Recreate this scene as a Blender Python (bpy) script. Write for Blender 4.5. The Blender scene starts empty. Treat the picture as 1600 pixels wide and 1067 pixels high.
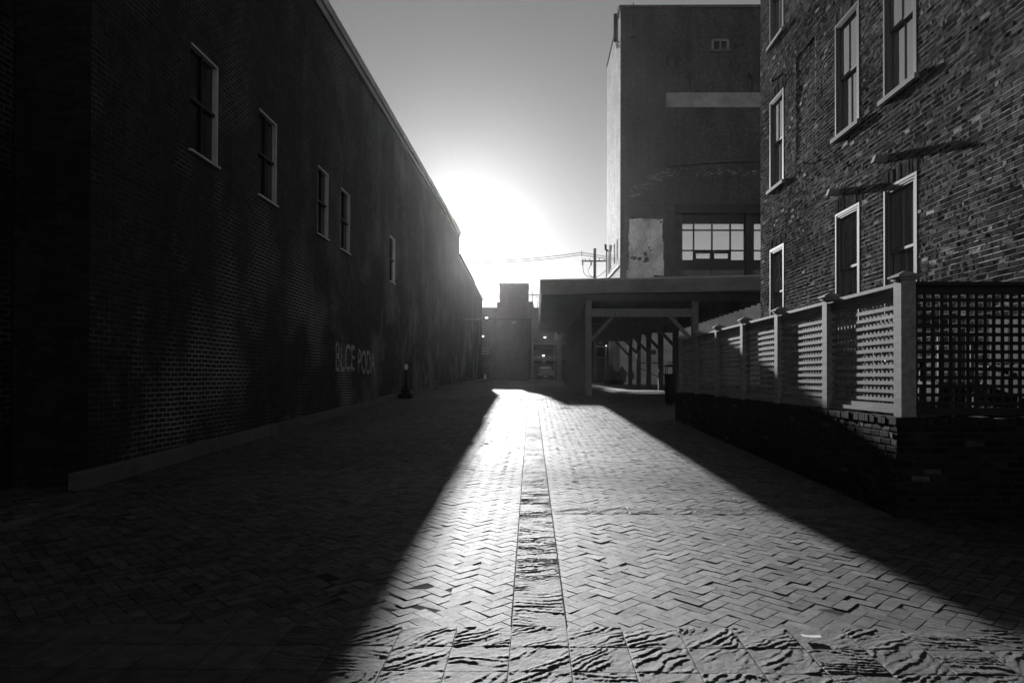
import bpy, math, random
import numpy as np
from mathutils import Matrix, Vector

random.seed(7)
rng = np.random.default_rng(7)
scene = bpy.context.scene
COL = scene.collection

# ------------------------------------------------------------------ camera
CAM_H = 1.6
cam_data = bpy.data.cameras.new('camera')
cam_data.lens = 24.0
cam_data.sensor_width = 36.0
cam_data.clip_start = 0.05
cam_data.clip_end = 3000.0
cam = bpy.data.objects.new('camera', cam_data)
COL.objects.link(cam)
cam.matrix_world = (Matrix.Translation((0, 0, CAM_H)) @ Matrix.Rotation(math.radians(0.7), 4, 'Z')
                    @ Matrix.Rotation(math.radians(90 + 0.6), 4, 'X') @ Matrix.Rotation(0.003, 4, 'Z'))
cam_data.shift_x = -0.0156                              # a keystone-corrected view: most of the aim is lens shift
cam_data.shift_y = 0.0275
scene.camera = cam

# ------------------------------------------------------------------ sun, sky, exposure
SUN_DX, SUN_TAN = -0.100, 0.221
sun_az = math.atan2(-SUN_DX, 1.0)                     # to the left of +Y
sun_el = math.atan(SUN_TAN / math.hypot(1.0, SUN_DX))
world = bpy.data.worlds.new('World')
scene.world = world
world.use_nodes = True
wn, wl = world.node_tree.nodes, world.node_tree.links
wn.clear()
sky = wn.new('ShaderNodeTexSky')
sky.sky_type = 'NISHITA'
sky.sun_disc = False
sky.sun_elevation = sun_el
sky.sun_rotation = -sun_az
sky.air_density = 1.4
sky.dust_density = 0.04
sky.ozone_density = 1.0
bw = wn.new('ShaderNodeSeparateColor')                 # a black-and-white photograph taken through a red filter
bg = wn.new('ShaderNodeBackground')
bg.inputs['Strength'].default_value = 0.072
wo = wn.new('ShaderNodeOutputWorld')
wl.new(sky.outputs['Color'], bw.inputs['Color'])
wl.new(bw.outputs['Red'], bg.inputs['Color'])
wl.new(bg.outputs['Background'], wo.inputs['Surface'])

sd = bpy.data.lights.new('sun', 'SUN')
sd.energy = 5.0
sd.angle = math.radians(0.53)
sd.color = (1.0, 1.0, 1.0)
sun = bpy.data.objects.new('sun', sd)
COL.objects.link(sun)
sdir = Vector((SUN_DX, 1.0, SUN_TAN)).normalized()
sun.location = (-8, 60, 30)
sun.rotation_euler = sdir.to_track_quat('Z', 'Y').to_euler()

vs = scene.view_settings
scene.display_settings.display_device = 'sRGB'
vs.view_transform = 'Standard'
vs.look = 'None'
vs.gamma = 1.0
vs.use_curve_mapping = False
vs.exposure = 0.35
scene.cycles.use_denoising = True
scene.cycles.max_bounces = 6
scene.cycles.volume_bounces = 0
scene.cycles.sample_clamp_indirect = 4.0

# ------------------------------------------------------------------ helpers
def zg(y):
    "height of the paving at distance y up the alley: it climbs gently, then levels out"
    y = np.asarray(y, dtype=float)
    return np.where(y < 28, 0.027 * y, 0.756 + 0.010 * (y - 28))

def zf(y):
    return float(zg(y))

class MB:
    "collects shapes into one mesh"
    def __init__(s):
        s.v, s.f, s.t, s.m, s.n = [], [], [], [], 0
    def raw(s, verts, faces, tone=1.0, mi=0):
        verts = np.asarray(verts, dtype=float).reshape(-1, 3)
        s.v.append(verts)
        k = s.n
        for f in faces:
            s.f.append([i + k for i in f]); s.t.append(tone); s.m.append(mi)
        s.n += len(verts)
    def box(s, x0, x1, y0, y1, z0, z1, tone=1.0, mi=0):
        s.raw([(x0, y0, z0), (x1, y0, z0), (x1, y1, z0), (x0, y1, z0), (x0, y0, z1), (x1, y0, z1), (x1, y1, z1), (x0, y1, z1)],
              [(0, 3, 2, 1), (4, 5, 6, 7), (0, 1, 5, 4), (1, 2, 6, 5), (2, 3, 7, 6), (3, 0, 4, 7)], tone, mi)
    def hexa(s, b, t, tone=1.0, mi=0):
        "bottom four and top four corners, both counterclockwise from above"
        s.raw(list(b) + list(t), [(0, 3, 2, 1), (4, 5, 6, 7), (0, 1, 5, 4), (1, 2, 6, 5), (2, 3, 7, 6), (3, 0, 4, 7)], tone, mi)
    def quad(s, a, b, c, d, tone=1.0, mi=0):
        s.raw([a, b, c, d], [(0, 1, 2, 3)], tone, mi)
    def bar(s, p, q, w, h, up=(0, 0, 1), tone=1.0, mi=0):
        "a square-section bar from p to q"
        p, q, up = Vector(p), Vector(q), Vector(up)
        d = (q - p).normalized()
        a = d.cross(up)
        if a.length < 1e-5: a = d.cross(Vector((1, 0, 0)))
        a.normalize(); b = a.cross(d)
        vv = []
        for e in (p, q):
            for i, j in ((-1, -1), (1, -1), (1, 1), (-1, 1)):
                vv.append(e + a * i * w / 2 + b * j * h / 2)
        s.raw([tuple(x) for x in vv], [(0, 1, 2, 3), (7, 6, 5, 4), (0, 4, 5, 1), (1, 5, 6, 2), (2, 6, 7, 3), (3, 7, 4, 0)], tone, mi)
    def tube(s, pts, r, n=10, tone=1.0, mi=0):
        "a round tube through the points; r is one radius or one per point"
        pts = [Vector(p) for p in pts]
        rs = r if hasattr(r, '__len__') else [r] * len(pts)
        V, F = [], []
        for i, p in enumerate(pts):
            d = (pts[min(i + 1, len(pts) - 1)] - pts[max(i - 1, 0)]).normalized()
            a = d.cross(Vector((0, 0, 1)))
            if a.length < 1e-3: a = d.cross(Vector((0, 1, 0)))
            a.normalize(); b = d.cross(a)
            for k in range(n):
                th = 2 * math.pi * k / n
                V.append(tuple(p + (a * math.cos(th) + b * math.sin(th)) * rs[i]))
        for i in range(len(pts) - 1):
            for k in range(n):
                k2 = (k + 1) % n
                F.append((i * n + k, i * n + k2, (i + 1) * n + k2, (i + 1) * n + k))
        F.append(tuple(range(n - 1, -1, -1)))
        F.append(tuple((len(pts) - 1) * n + k for k in range(n)))
        s.raw(V, F, tone, mi)
    def lathe(s, c, prof, n=16, tone=1.0, mi=0, rot=0.0):
        "profile [(radius, height)] turned about the vertical through c"
        V, F = [], []
        for r, z in prof:
            for k in range(n):
                th = 2 * math.pi * k / n + rot
                V.append((c[0] + r * math.cos(th), c[1] + r * math.sin(th), c[2] + z))
        for i in range(len(prof) - 1):
            for k in range(n):
                k2 = (k + 1) % n
                F.append((i * n + k, i * n + k2, (i + 1) * n + k2, (i + 1) * n + k))
        F.append(tuple(range(n - 1, -1, -1)))
        F.append(tuple((len(prof) - 1) * n + k for k in range(n)))
        s.raw(V, F, tone, mi)
    def build(s, name, mats, parent=None, origin=None, smooth=False):
        return link_mesh(name, np.concatenate(s.v), s.f, s.t, s.m, mats, parent, origin, smooth)

ROOT = {}
def link_mesh(name, verts, faces, tones, mids, mats, parent=None, origin=None, smooth=False):
    if parent is not None:
        o0 = ROOT[parent.name]
    else:
        o0 = Vector(origin) if origin is not None else Vector((0, 0, 0))
    verts = np.asarray(verts, dtype=np.float64) - np.array(o0)
    me = bpy.data.meshes.new(name)
    if isinstance(faces, np.ndarray):
        nf, k = faces.shape
        me.vertices.add(len(verts)); me.vertices.foreach_set('co', verts.astype(np.float32).ravel())
        me.loops.add(nf * k); me.loops.foreach_set('vertex_index', faces.astype(np.int32).ravel())
        me.polygons.add(nf); me.polygons.foreach_set('loop_start', np.arange(0, nf * k, k, dtype=np.int32))
        me.update(calc_edges=True)
    else:
        me.from_pydata(verts.tolist(), [], faces)
    if tones is not None:
        at = me.attributes.new('tone', 'FLOAT', 'FACE')
        at.data.foreach_set('value', np.asarray(tones, dtype=np.float32))
    for m in (mats if isinstance(mats, (list, tuple)) else [mats]):
        me.materials.append(m)
    if mids is not None:
        me.polygons.foreach_set('material_index', np.asarray(mids, dtype=np.int32))
    if smooth:
        me.polygons.foreach_set('use_smooth', np.ones(len(me.polygons), dtype=bool))
    else:
        me.polygons.foreach_set('use_smooth', np.zeros(len(me.polygons), dtype=bool))
    me.update()
    o = bpy.data.objects.new(name, me)
    COL.objects.link(o)
    if parent is not None:
        o.parent = parent
    else:
        o.location = o0
    ROOT[o.name] = o0
    return o

def tag(o, label=None, cat=None, group=None, kind=None):
    if label: o['label'] = label
    if cat: o['category'] = cat
    if group: o['group'] = group
    if kind: o['kind'] = kind
    return o

def thing(name, label, cat, loc, group=None):
    o = bpy.data.objects.new(name, None)
    o.empty_display_size = 0.2
    o.location = loc
    COL.objects.link(o)
    ROOT[o.name] = Vector(loc)
    return tag(o, label, cat, group)

def copy_tree(o, parent=None, move=None):
    "a copy of an object with copies of its children"
    c = o.copy(); COL.objects.link(c)
    if parent is not None:
        c.parent = parent
    if move is not None:
        c.location = Vector(o.location) + Vector(move)
    ROOT[c.name] = ROOT[o.name]
    for ch in list(o.children):
        copy_tree(ch, c)
    return c

# ------------------------------------------------------------------ materials (all greys)
def new_mat(name):
    m = bpy.data.materials.new(name)
    m.use_nodes = True
    nt = m.node_tree
    return m, nt, nt.nodes['Principled BSDF']

def N(nt, kind, **kw):
    n = nt.nodes.new(kind)
    for k, v in kw.items(): setattr(n, k, v)
    return n

def math_node(nt, op, a, b=None, clamp=False):
    n = N(nt, 'ShaderNodeMath', operation=op, use_clamp=clamp)
    for i, x in enumerate((a, b)):
        if x is None: continue
        if isinstance(x, (int, float)): n.inputs[i].default_value = x
        else: nt.links.new(x, n.inputs[i])
    return n.outputs[0]

def ramp(nt, x, a, b, lo, hi):
    n = N(nt, 'ShaderNodeMapRange')
    n.clamp = True
    nt.links.new(x, n.inputs['Value'])
    for k, v in (('From Min', a), ('From Max', b), ('To Min', lo), ('To Max', hi)):
        n.inputs[k].default_value = v
    return n.outputs['Result']

def noise(nt, vec, scale, detail=5, rough=0.6):
    n = N(nt, 'ShaderNodeTexNoise')
    n.inputs['Scale'].default_value = scale
    n.inputs['Detail'].default_value = detail
    n.inputs['Roughness'].default_value = rough
    nt.links.new(vec, n.inputs['Vector'])
    return n.outputs['Fac']

def mat(name, v, rough=0.8, var=0.35, scale=3.0, fine=60.0, bump=0.15, bdist=0.004, spec=0.3, stretch=None, metallic=0.0, tone=True, worn_gloss=False):
    m, nt, p = new_mat(name)
    tc = N(nt, 'ShaderNodeTexCoord')
    vec = tc.outputs['Object']
    if stretch:
        mp = N(nt, 'ShaderNodeMapping'); mp.inputs['Scale'].default_value = stretch
        nt.links.new(vec, mp.inputs['Vector']); vec = mp.outputs['Vector']
    n1 = noise(nt, vec, scale); n2 = noise(nt, vec, fine, 3)
    f = math_node(nt, 'MULTIPLY', ramp(nt, n1, 0.3, 0.7, 1 - var, 1 + var), ramp(nt, n2, 0.25, 0.75, 1 - var * 0.6, 1 + var * 0.6))
    if tone:
        at = N(nt, 'ShaderNodeAttribute', attribute_name='tone')
        f = math_node(nt, 'MULTIPLY', f, at.outputs['Fac'])
    val = math_node(nt, 'MULTIPLY', f, v)
    nt.links.new(val, p.inputs['Base Color'])
    p.inputs['Roughness'].default_value = rough
    p.inputs['Specular IOR Level'].default_value = spec
    p.inputs['Metallic'].default_value = metallic
    if worn_gloss:                                        # dirt and wear dull some pavers more than others
        nt.links.new(math_node(nt, 'MULTIPLY', math_node(nt, 'POWER', f, 0.8), spec), p.inputs['Specular IOR Level'])
    if bump:
        b = N(nt, 'ShaderNodeBump')
        b.inputs['Strength'].default_value = bump
        b.inputs['Distance'].default_value = bdist
        nt.links.new(n2, b.inputs['Height'])
        nt.links.new(b.outputs['Normal'], p.inputs['Normal'])
    return m

def brick_mat(name, v, mortar, plane='YZ', spall=None, speck=0.35, bump=0.6, rough=0.85, spec=0.2, mortar_size=0.012, wear=0.35):
    "laid brick for walls whose single bricks are too small to model; spall = (grey of bare mortar, amount)"
    m, nt, p = new_mat(name)
    tc = N(nt, 'ShaderNodeTexCoord')
    sp = N(nt, 'ShaderNodeSeparateXYZ'); nt.links.new(tc.outputs['Object'], sp.inputs[0])
    cb = N(nt, 'ShaderNodeCombineXYZ')
    nt.links.new(sp.outputs[plane[0]], cb.inputs['X']); nt.links.new(sp.outputs['Z'], cb.inputs['Y'])
    wob = N(nt, 'ShaderNodeVectorMath', operation='ADD')
    nz = N(nt, 'ShaderNodeTexNoise'); nz.inputs['Scale'].default_value = 2.2
    nt.links.new(cb.outputs[0], nz.inputs['Vector'])
    sc = N(nt, 'ShaderNodeVectorMath', operation='SCALE'); sc.inputs['Scale'].default_value = 0.03
    nt.links.new(nz.outputs['Color'], sc.inputs[0])
    nt.links.new(cb.outputs[0], wob.inputs[0]); nt.links.new(sc.outputs[0], wob.inputs[1])
    br = N(nt, 'ShaderNodeTexBrick')
    br.inputs['Scale'].default_value = 1.0
    br.inputs['Brick Width'].default_value = 0.215
    br.inputs['Row Height'].default_value = 0.076
    br.inputs['Mortar Size'].default_value = mortar_size
    br.inputs['Mortar Smooth'].default_value = 0.3
    br.inputs['Color1'].default_value = (v * (1 - speck),) * 3 + (1,)
    br.inputs['Color2'].default_value = (v * (1 + speck),) * 3 + (1,)
    br.inputs['Mortar'].default_value = (mortar,) * 3 + (1,)
    nt.links.new(wob.outputs[0], br.inputs['Vector'])
    n1 = noise(nt, tc.outputs['Object'], 0.35, 6, 0.65)
    n2 = noise(nt, tc.outputs['Object'], 9.0, 4, 0.7)
    g = N(nt, 'ShaderNodeRGBToBW'); nt.links.new(br.outputs['Color'], g.inputs[0])
    f = math_node(nt, 'MULTIPLY', ramp(nt, n1, 0.3, 0.7, 0.65, 1.35), ramp(nt, n2, 0.3, 0.7, 0.7, 1.3))
    mpw = N(nt, 'ShaderNodeMapping'); mpw.inputs['Scale'].default_value = (1.4, 1.4, 0.16)
    nt.links.new(tc.outputs['Object'], mpw.inputs['Vector'])
    n4 = noise(nt, mpw.outputs['Vector'], 1.0, 6, 0.7); n5 = noise(nt, tc.outputs['Object'], 3.2, 3, 0.8)
    f = math_node(nt, 'MULTIPLY', f, math_node(nt, 'MULTIPLY', ramp(nt, n4, 0.3, 0.7, 1 - wear, 1 + wear), ramp(nt, n5, 0.3, 0.7, 1 - wear * 1.2, 1 + wear * 1.2)))
    val = math_node(nt, 'MULTIPLY', g.outputs[0], f)
    if spall:
        # patches where the dark paint has come off and the pale mortar shows
        n3 = noise(nt, tc.outputs['Object'], 0.42, 6, 0.62)
        lowz = ramp(nt, sp.outputs['Z'], 2.5, 7.0, 1.0, 0.35)
        msk = math_node(nt, 'MULTIPLY', ramp(nt, n3, 0.48, 0.66, 0.0, 1.0), lowz)
        bare = math_node(nt, 'MULTIPLY', msk, br.outputs['Fac'])
        val = math_node(nt, 'ADD', val, math_node(nt, 'MULTIPLY', bare, spall))
    nt.links.new(val, p.inputs['Base Color'])
    p.inputs['Roughness'].default_value = rough
    p.inputs['Specular IOR Level'].default_value = spec
    h = math_node(nt, 'SUBTRACT', math_node(nt, 'MULTIPLY', n2, 0.5), br.outputs['Fac'])
    b = N(nt, 'ShaderNodeBump'); b.inputs['Strength'].default_value = bump; b.inputs['Distance'].default_value = 0.012
    nt.links.new(h, b.inputs['Height']); nt.links.new(b.outputs['Normal'], p.inputs['Normal'])
    return m

def glass_mat(name, v=0.012, rough=0.03, ior=1.5, metallic=0.0, wave=0.02):
    m, nt, p = new_mat(name)
    p.inputs['Base Color'].default_value = (v, v, v, 1)
    p.inputs['Roughness'].default_value = rough
    p.inputs['IOR'].default_value = ior
    p.inputs['Metallic'].default_value = metallic
    tc = N(nt, 'ShaderNodeTexCoord')
    n = noise(nt, tc.outputs['Object'], 1.7, 2)
    b = N(nt, 'ShaderNodeBump'); b.inputs['Strength'].default_value = wave; b.inputs['Distance'].default_value = 0.1
    nt.links.new(n, b.inputs['Height']); nt.links.new(b.outputs['Normal'], p.inputs['Normal'])
    return m

def emit_mat(name, s):
    m, nt, p = new_mat(name)
    p.inputs['Base Color'].default_value = (0.8, 0.8, 0.8, 1)
    p.inputs['Emission Color'].default_value = (1, 1, 1, 1)
    p.inputs['Emission Strength'].default_value = s
    return m

M = {}
M['paver'] = mat('clay_paver', 0.033, rough=0.66, var=0.55, scale=14, fine=170, bump=1.0, bdist=0.007, spec=0.75, worn_gloss=True)
M['joint'] = mat('paver_joint_sand', 0.03, rough=0.95, var=0.3, spec=0.1, tone=False)
M['slate'] = mat('cleft_slate', 0.037, rough=0.66, var=0.45, scale=9, fine=230, bump=1.0, bdist=0.007, spec=0.75, worn_gloss=True)
M['pale_slate'] = mat('pale_slate', 0.075, rough=0.70, var=0.3, scale=7, fine=200, bump=0.8, bdist=0.003, spec=0.6)
M['ground'] = mat('worn_asphalt', 0.06, rough=0.6, var=0.3, scale=0.8, fine=40, spec=0.4, tone=False)
M['brick'] = mat('old_brick', 0.15, rough=1.0, var=0.5, scale=9, fine=70, bump=0.9, bdist=0.005, spec=0.0)
M['mortar'] = mat('lime_mortar', 0.45, rough=1.0, var=0.35, scale=4, fine=60, bump=0.5, bdist=0.004, spec=0.0)
M['pointing'] = mat('old_pointing', 0.50, rough=1.0, var=0.4, scale=5, fine=60, bump=0.3, spec=0.0)
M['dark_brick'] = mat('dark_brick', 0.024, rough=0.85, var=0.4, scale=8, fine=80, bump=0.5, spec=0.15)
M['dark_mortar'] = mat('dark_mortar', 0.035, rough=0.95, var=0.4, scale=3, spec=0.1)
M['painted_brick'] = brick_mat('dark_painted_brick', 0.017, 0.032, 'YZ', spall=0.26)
M['painted_end'] = brick_mat('dark_painted_brick_end', 0.02, 0.02, 'XZ')
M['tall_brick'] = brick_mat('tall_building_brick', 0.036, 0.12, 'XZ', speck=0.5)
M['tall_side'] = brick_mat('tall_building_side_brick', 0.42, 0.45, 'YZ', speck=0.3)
M['tower_brick'] = brick_mat('far_brick', 0.07, 0.08, 'XZ', speck=0.25)
M['concrete'] = mat('concrete', 0.22, rough=0.9, var=0.3, scale=2, fine=50, bump=0.2)
M['kerb_stone'] = mat('kerb_concrete', 0.085, rough=0.85, var=0.3, scale=2.5, fine=50, bump=0.3)
M['coping'] = mat('coping_metal', 0.35, rough=0.5, var=0.2, scale=1.5, spec=0.4)
M['band'] = mat('band_paint', 0.30, rough=0.9, var=0.35, scale=0.6, fine=7)
M['plaster'] = mat('old_plaster', 0.72, rough=0.9, var=0.5, scale=0.7, fine=6, bump=0.15)
M['stain'] = mat('bare_patch', 0.10, rough=0.9, var=0.3)
M['white_paint'] = mat('pale_wall_paint', 0.68, rough=0.85, var=0.22, scale=0.8, fine=14, bump=0.1)
M['trim'] = mat('window_trim_paint', 0.22, rough=0.6, var=0.15, scale=4, fine=60, stretch=(1, 1, 0.1), bump=0.1)
M['left_trim'] = mat('white_trim_paint', 0.5, rough=0.6, var=0.15, scale=4, fine=40, bump=0.1)
M['pale_trim'] = mat('pale_trim_paint', 0.45, rough=0.6, var=0.2, scale=4, fine=40, bump=0.1)
M['sill'] = mat('stone_sill', 0.40, rough=0.8, var=0.25, scale=6, fine=70, bump=0.3)
M['glass'] = glass_mat('window_glass', 0.75, 0.03, 1.5, metallic=0.75)
M['dull_glass'] = glass_mat('dusty_glass', 0.012, 0.15, 1.45)
M['steel_glass'] = glass_mat('coated_glass', 0.75, 0.12, 1.5, metallic=0.75, wave=0.05)
M['post_timber'] = mat('shaded_post_timber', 0.06, rough=0.6, var=0.35, scale=3, fine=30, stretch=(6, 6, 1), bump=0.3, spec=0.4)  # darker copy of the timber; shade under the roof put into the colour
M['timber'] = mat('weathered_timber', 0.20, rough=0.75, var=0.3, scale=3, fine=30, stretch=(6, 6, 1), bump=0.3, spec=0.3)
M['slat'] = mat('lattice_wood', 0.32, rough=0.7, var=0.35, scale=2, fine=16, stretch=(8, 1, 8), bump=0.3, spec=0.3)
M['shade_slat'] = mat('shaded_lattice_wood', 0.035, rough=0.8, var=0.3, scale=2, fine=20, bump=0.2)  # darker copy of the lattice wood; the front panel's shade put into the colour
M['dark_timber'] = mat('shed_timber', 0.10, rough=0.8, var=0.3, scale=2, fine=20, bump=0.2)
M['soffit'] = mat('roof_boards', 0.06, rough=0.85, var=0.3, scale=2, fine=20, bump=0.2)
M['fascia'] = mat('fascia_boards', 0.24, rough=0.75, var=0.3, scale=0.7, fine=9, bump=0.1)
M['black_metal'] = mat('black_metal', 0.012, rough=0.55, var=0.2, spec=0.25)
M['steel'] = mat('dull_steel', 0.10, rough=0.5, var=0.2, spec=0.5)
M['dark'] = mat('dark_paint', 0.014, rough=0.7, var=0.2)
M['globe'] = mat('milky_globe', 0.5, rough=0.3, var=0.1)
M['lamp'] = emit_mat('lit_lamp', 4.0)
M['paper'] = mat('paper', 0.8, rough=0.9, var=0.05)
M['leaf'] = mat('leaf', 0.07, rough=0.6, var=0.4)
M['graffiti'] = mat('worn_white_paint', 0.22, rough=0.85, var=0.95, scale=5, fine=30)
M['car_paint'] = mat('car_paint', 0.12, rough=0.3, var=0.1, spec=0.5)
M['rubber'] = mat('rubber', 0.02, rough=0.8, var=0.1)

# ------------------------------------------------------------------ ground
def sheet(name, xs, ys, dz, m):
    V = [(x, y, zf(min(max(y, -40), 90)) + dz) for y in ys for x in xs]
    nx = len(xs)
    F = [(j * nx + i, j * nx + i + 1, (j + 1) * nx + i + 1, (j + 1) * nx + i) for j in range(len(ys) - 1) for i in range(nx - 1)]
    mb = MB(); mb.raw(V, F)
    return tag(mb.build(name, m), kind='structure')

sheet('ground', [-400, -60, -6, 13, 60, 400], [-300, -40, 0, 28, 60, 90, 200, 900], -0.045, M['ground'])
sheet('paving_bed', [-6.6, 14.0], [-2, 0, 10, 28, 40, 60], -0.007, M['joint'])

sheet('far_paving', [-5.42, 11.5], [46.02, 60, 77.9], -0.003, M['paver'])

def vnoise(x, y, seed):
    "smooth value noise on arrays"
    xi, yi = np.floor(x).astype(int), np.floor(y).astype(int)
    fx, fy = x - xi, y - yi
    fx = fx * fx * (3 - 2 * fx); fy = fy * fy * (3 - 2 * fy)
    def h(a, b):
        n = (a * 374761393 + b * 668265263 + seed * 1442695041) & 0x7fffffff
        n = ((n ^ (n >> 13)) * 1274126177) & 0x7fffffff
        return ((n ^ (n >> 16)) & 0xffff) / 65535.0
    return (h(xi, yi) * (1 - fx) + h(xi + 1, yi) * fx) * (1 - fy) + (h(xi, yi + 1) * (1 - fx) + h(xi + 1, yi + 1) * fx) * fy

def strip_x(y):
    return -0.113 - 0.0075 * y
STRIP_W = 0.325
ROW_Y0, ROW_Y1 = 2.28, 4.09
CROSS = (7.06, 7.38)

def pavers():
    s = 0.1
    R = 60
    c45 = math.sqrt(0.5)
    a = np.arange(-90, 640)
    A, B = np.meshgrid(a, np.arange(-420, 420), indexing='ij')
    A, B = A.ravel(), B.ravel()
    k = (A - B) % 4
    out = []
    for kind in (0, 3):
        q = k == kind
        ca = (A[q] + (1.0 if kind == 0 else 0.5)) * s
        cb = (B[q] + (0.5 if kind == 0 else 1.0)) * s
        x = (ca - cb) * c45
        y = (ca + cb) * c45
        ang = np.full(len(x), math.pi / 4 if kind == 0 else 3 * math.pi / 4)
        out.append(np.stack([x, y, ang], 1))
    P = np.concatenate(out)
    x, y = P[:, 0], P[:, 1]
    edge_s = np.minimum(abs(x - strip_x(y)), abs(x - strip_x(y) - STRIP_W))
    lim_l = np.where(y < 8.4, -6.4, -5.42)
    lim_r = np.where(y < 6.9, 5.5, np.where(y < 18.0, 3.66, 11.5))
    keep = (x > lim_l) & (x < lim_r) & (y > 3.99) & (y < 46)
    sx = strip_x(y)
    keep &= ~((x > sx + 0.108) & (x < sx + STRIP_W - 0.108))
    keep &= ~((x > sx + STRIP_W - 0.108) & (y > CROSS[0] + 0.108) & (y < CROSS[1] - 0.108))
    P = P[keep]
    n = len(P)
    x, y, ang = P.T
    ang = ang + rng.normal(0, 0.006, n)
    L, Wd, ch = 0.0993, 0.0493, 0.0025
    lev = rng.normal(0, 0.0011, n)
    low = rng.random(n) < 0.03
    lev[low] -= rng.random(low.sum()) * 0.004
    # worn hollows and swells of the whole surface
    lev = lev + (vnoise(x * 0.7, y * 0.7, 3) - 0.5) * 0.010 + (vnoise(x * 2.1, y * 2.1, 5) - 0.5) * 0.004
    damp = np.clip((np.minimum(np.minimum(edge_s[keep], y - 4.1), np.where(x > sx[keep], np.minimum(abs(y - CROSS[0]), abs(y - CROSS[1])), 9)) - 0.08) / 0.25, 0.15, 1)
    lev = lev * damp - 0.002 * (damp < 1)
    tx, ty = rng.normal(0, 0.016, n), rng.normal(0, 0.016, n)
    ca, sa = np.cos(ang), np.sin(ang)
    V = np.zeros((n, 8, 3))
    for i, (u, v) in enumerate(((-1, -1), (1, -1), (1, 1), (-1, 1))):
        for j, (l, w, dz) in enumerate(((L, Wd, -0.02), (L - ch, Wd - ch, 0.0))):
            du, dv = u * l, v * w
            V[:, j * 4 + i, 0] = x + du * ca - dv * sa
            V[:, j * 4 + i, 1] = y + du * sa + dv * ca
            V[:, j * 4 + i, 2] = zg(y) + lev + dz + tx * du + ty * dv + 0.027 * (du * sa + dv * ca)
    base = np.arange(n)[:, None, None] * 8
    q = np.array([(4, 5, 6, 7), (0, 1, 5, 4), (1, 2, 6, 5), (2, 3, 7, 6), (3, 0, 4, 7)])[None]
    F = (base + q).reshape(-1, 4)
    tone = np.clip(rng.normal(1.0, 0.24, n), 0.55, 1.7) * (0.75 + 0.5 * vnoise(x * 0.55, y * 0.35, 31)) * np.where(vnoise(x * 1.3, y * 0.9, 77) > 0.86, 0.75, 1.0)
    o = link_mesh('paving', V.reshape(-1, 3), F, np.repeat(tone, 5), None, M['paver'])
    tag(o, kind='structure')
pavers()

def slate_tile(x0, x1, y0, y1, seed, res, lean, boost=1.0, tone=1.0, dz=0.002):
    "one split-faced tile: rippled steps running across it at its own angle"
    r = random.Random(seed)
    nx = max(4, int((x1 - x0) / res)); ny = max(4, int((y1 - y0) / res))
    X, Y = np.meshgrid(np.linspace(0, 1, nx + 1), np.linspace(0, 1, ny + 1), indexing='xy')
    gx = x0 + (x1 - x0) * X; gy = y0 + (y1 - y0) * Y
    ca, sa = math.cos(lean), math.sin(lean)
    u = gx * ca + gy * sa; v = -gx * sa + gy * ca
    warp = (vnoise(u * 5, v * 7, seed) - 0.5) * 0.10 + (vnoise(u * 16, v * 19, seed + 1) - 0.5) * 0.028 + (vnoise(u * 50, v * 50, seed + 9) - 0.5) * 0.018
    fr = r.uniform(16.0, 25.0)
    ph = (v + warp) * fr + r.random()
    saw = ph - np.floor(ph)
    step = np.where(saw < 0.09, saw / 0.09, (1 - saw) / 0.91)
    amp = np.clip(vnoise(u * 4, v * 16, seed + 2) * 2.2 - 0.60, 0.03, 1.0)
    h = step * amp * boost * 0.0068 + (vnoise(u * 40, v * 60, seed + 3) - 0.5) * 0.0028 + (vnoise(u * 110, v * 110, seed + 5) - 0.5) * 0.0012
    edge = np.minimum(np.minimum(X * (x1 - x0), (1 - X) * (x1 - x0)), np.minimum(Y * (y1 - y0), (1 - Y) * (y1 - y0)))
    h = h * np.clip(edge / 0.008, 0.0, 1) ** 0.5
    gz = zg(gy) + h + dz
    V = np.stack([gx, gy, gz], -1).reshape(-1, 3)
    i, j = np.meshgrid(np.arange(nx), np.arange(ny), indexing='xy')
    a = (j * (nx + 1) + i).ravel()
    F = np.stack([a, a + 1, a + nx + 2, a + nx + 1], 1)
    return V, F, np.full(len(F), r.uniform(0.85, 1.15) * tone)

def slate_band(name, tiles, m=None):
    VV, FF, TT, k = [], [], [], 0
    for t in tiles:
        V, F, T = slate_tile(*t)
        VV.append(V); FF.append(F + k); TT.append(T); k += len(V)
    o = link_mesh(name, np.concatenate(VV), np.concatenate(FF), np.concatenate(TT), None, m or M['slate'], smooth=True)
    return tag(o, kind='structure')

tiles, sd_ = [], 100
y = ROW_Y1
while y < 50:
    ln = 0.31 if y < 18 else 0.62
    res = 0.0075 if y < 8 else (0.012 if y < 16 else 0.03)
    x0 = strip_x(y)
    sd_ += 1
    tiles.append((x0, x0 + STRIP_W, y, y + ln - 0.003, sd_, res, random.choice((0.25, 0.12, -0.1, 0.35, -0.2)), 1.0 if y < 9 else (0.7 if y < 16 else 0.35), 0.85))
    y += ln
slate_band('slate_strip', tiles)
mb = MB()
for e in (-.003, STRIP_W + .003):
    for a in np.arange(ROW_Y1 + .004, 49.5, 1.9):
        b = a + 1.9
        w0, w1 = .0030 + .00022 * a, .0030 + .00022 * b
        P = [(strip_x(a) + e - w0, a), (strip_x(a) + e + w0, a), (strip_x(b) + e + w1, b), (strip_x(b) + e - w1, b)]
        mb.quad(*[(px_, py_, zf(py_) + .0055) for px_, py_ in P])
tag(mb.build('strip_joints', M['joint']), kind='structure')
tiles = []
rows = [(2.28, 2.58), (2.585, 2.885), (2.89, 3.19), (3.195, 3.495), (3.50, 3.795), (3.80, 4.085)]
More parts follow.
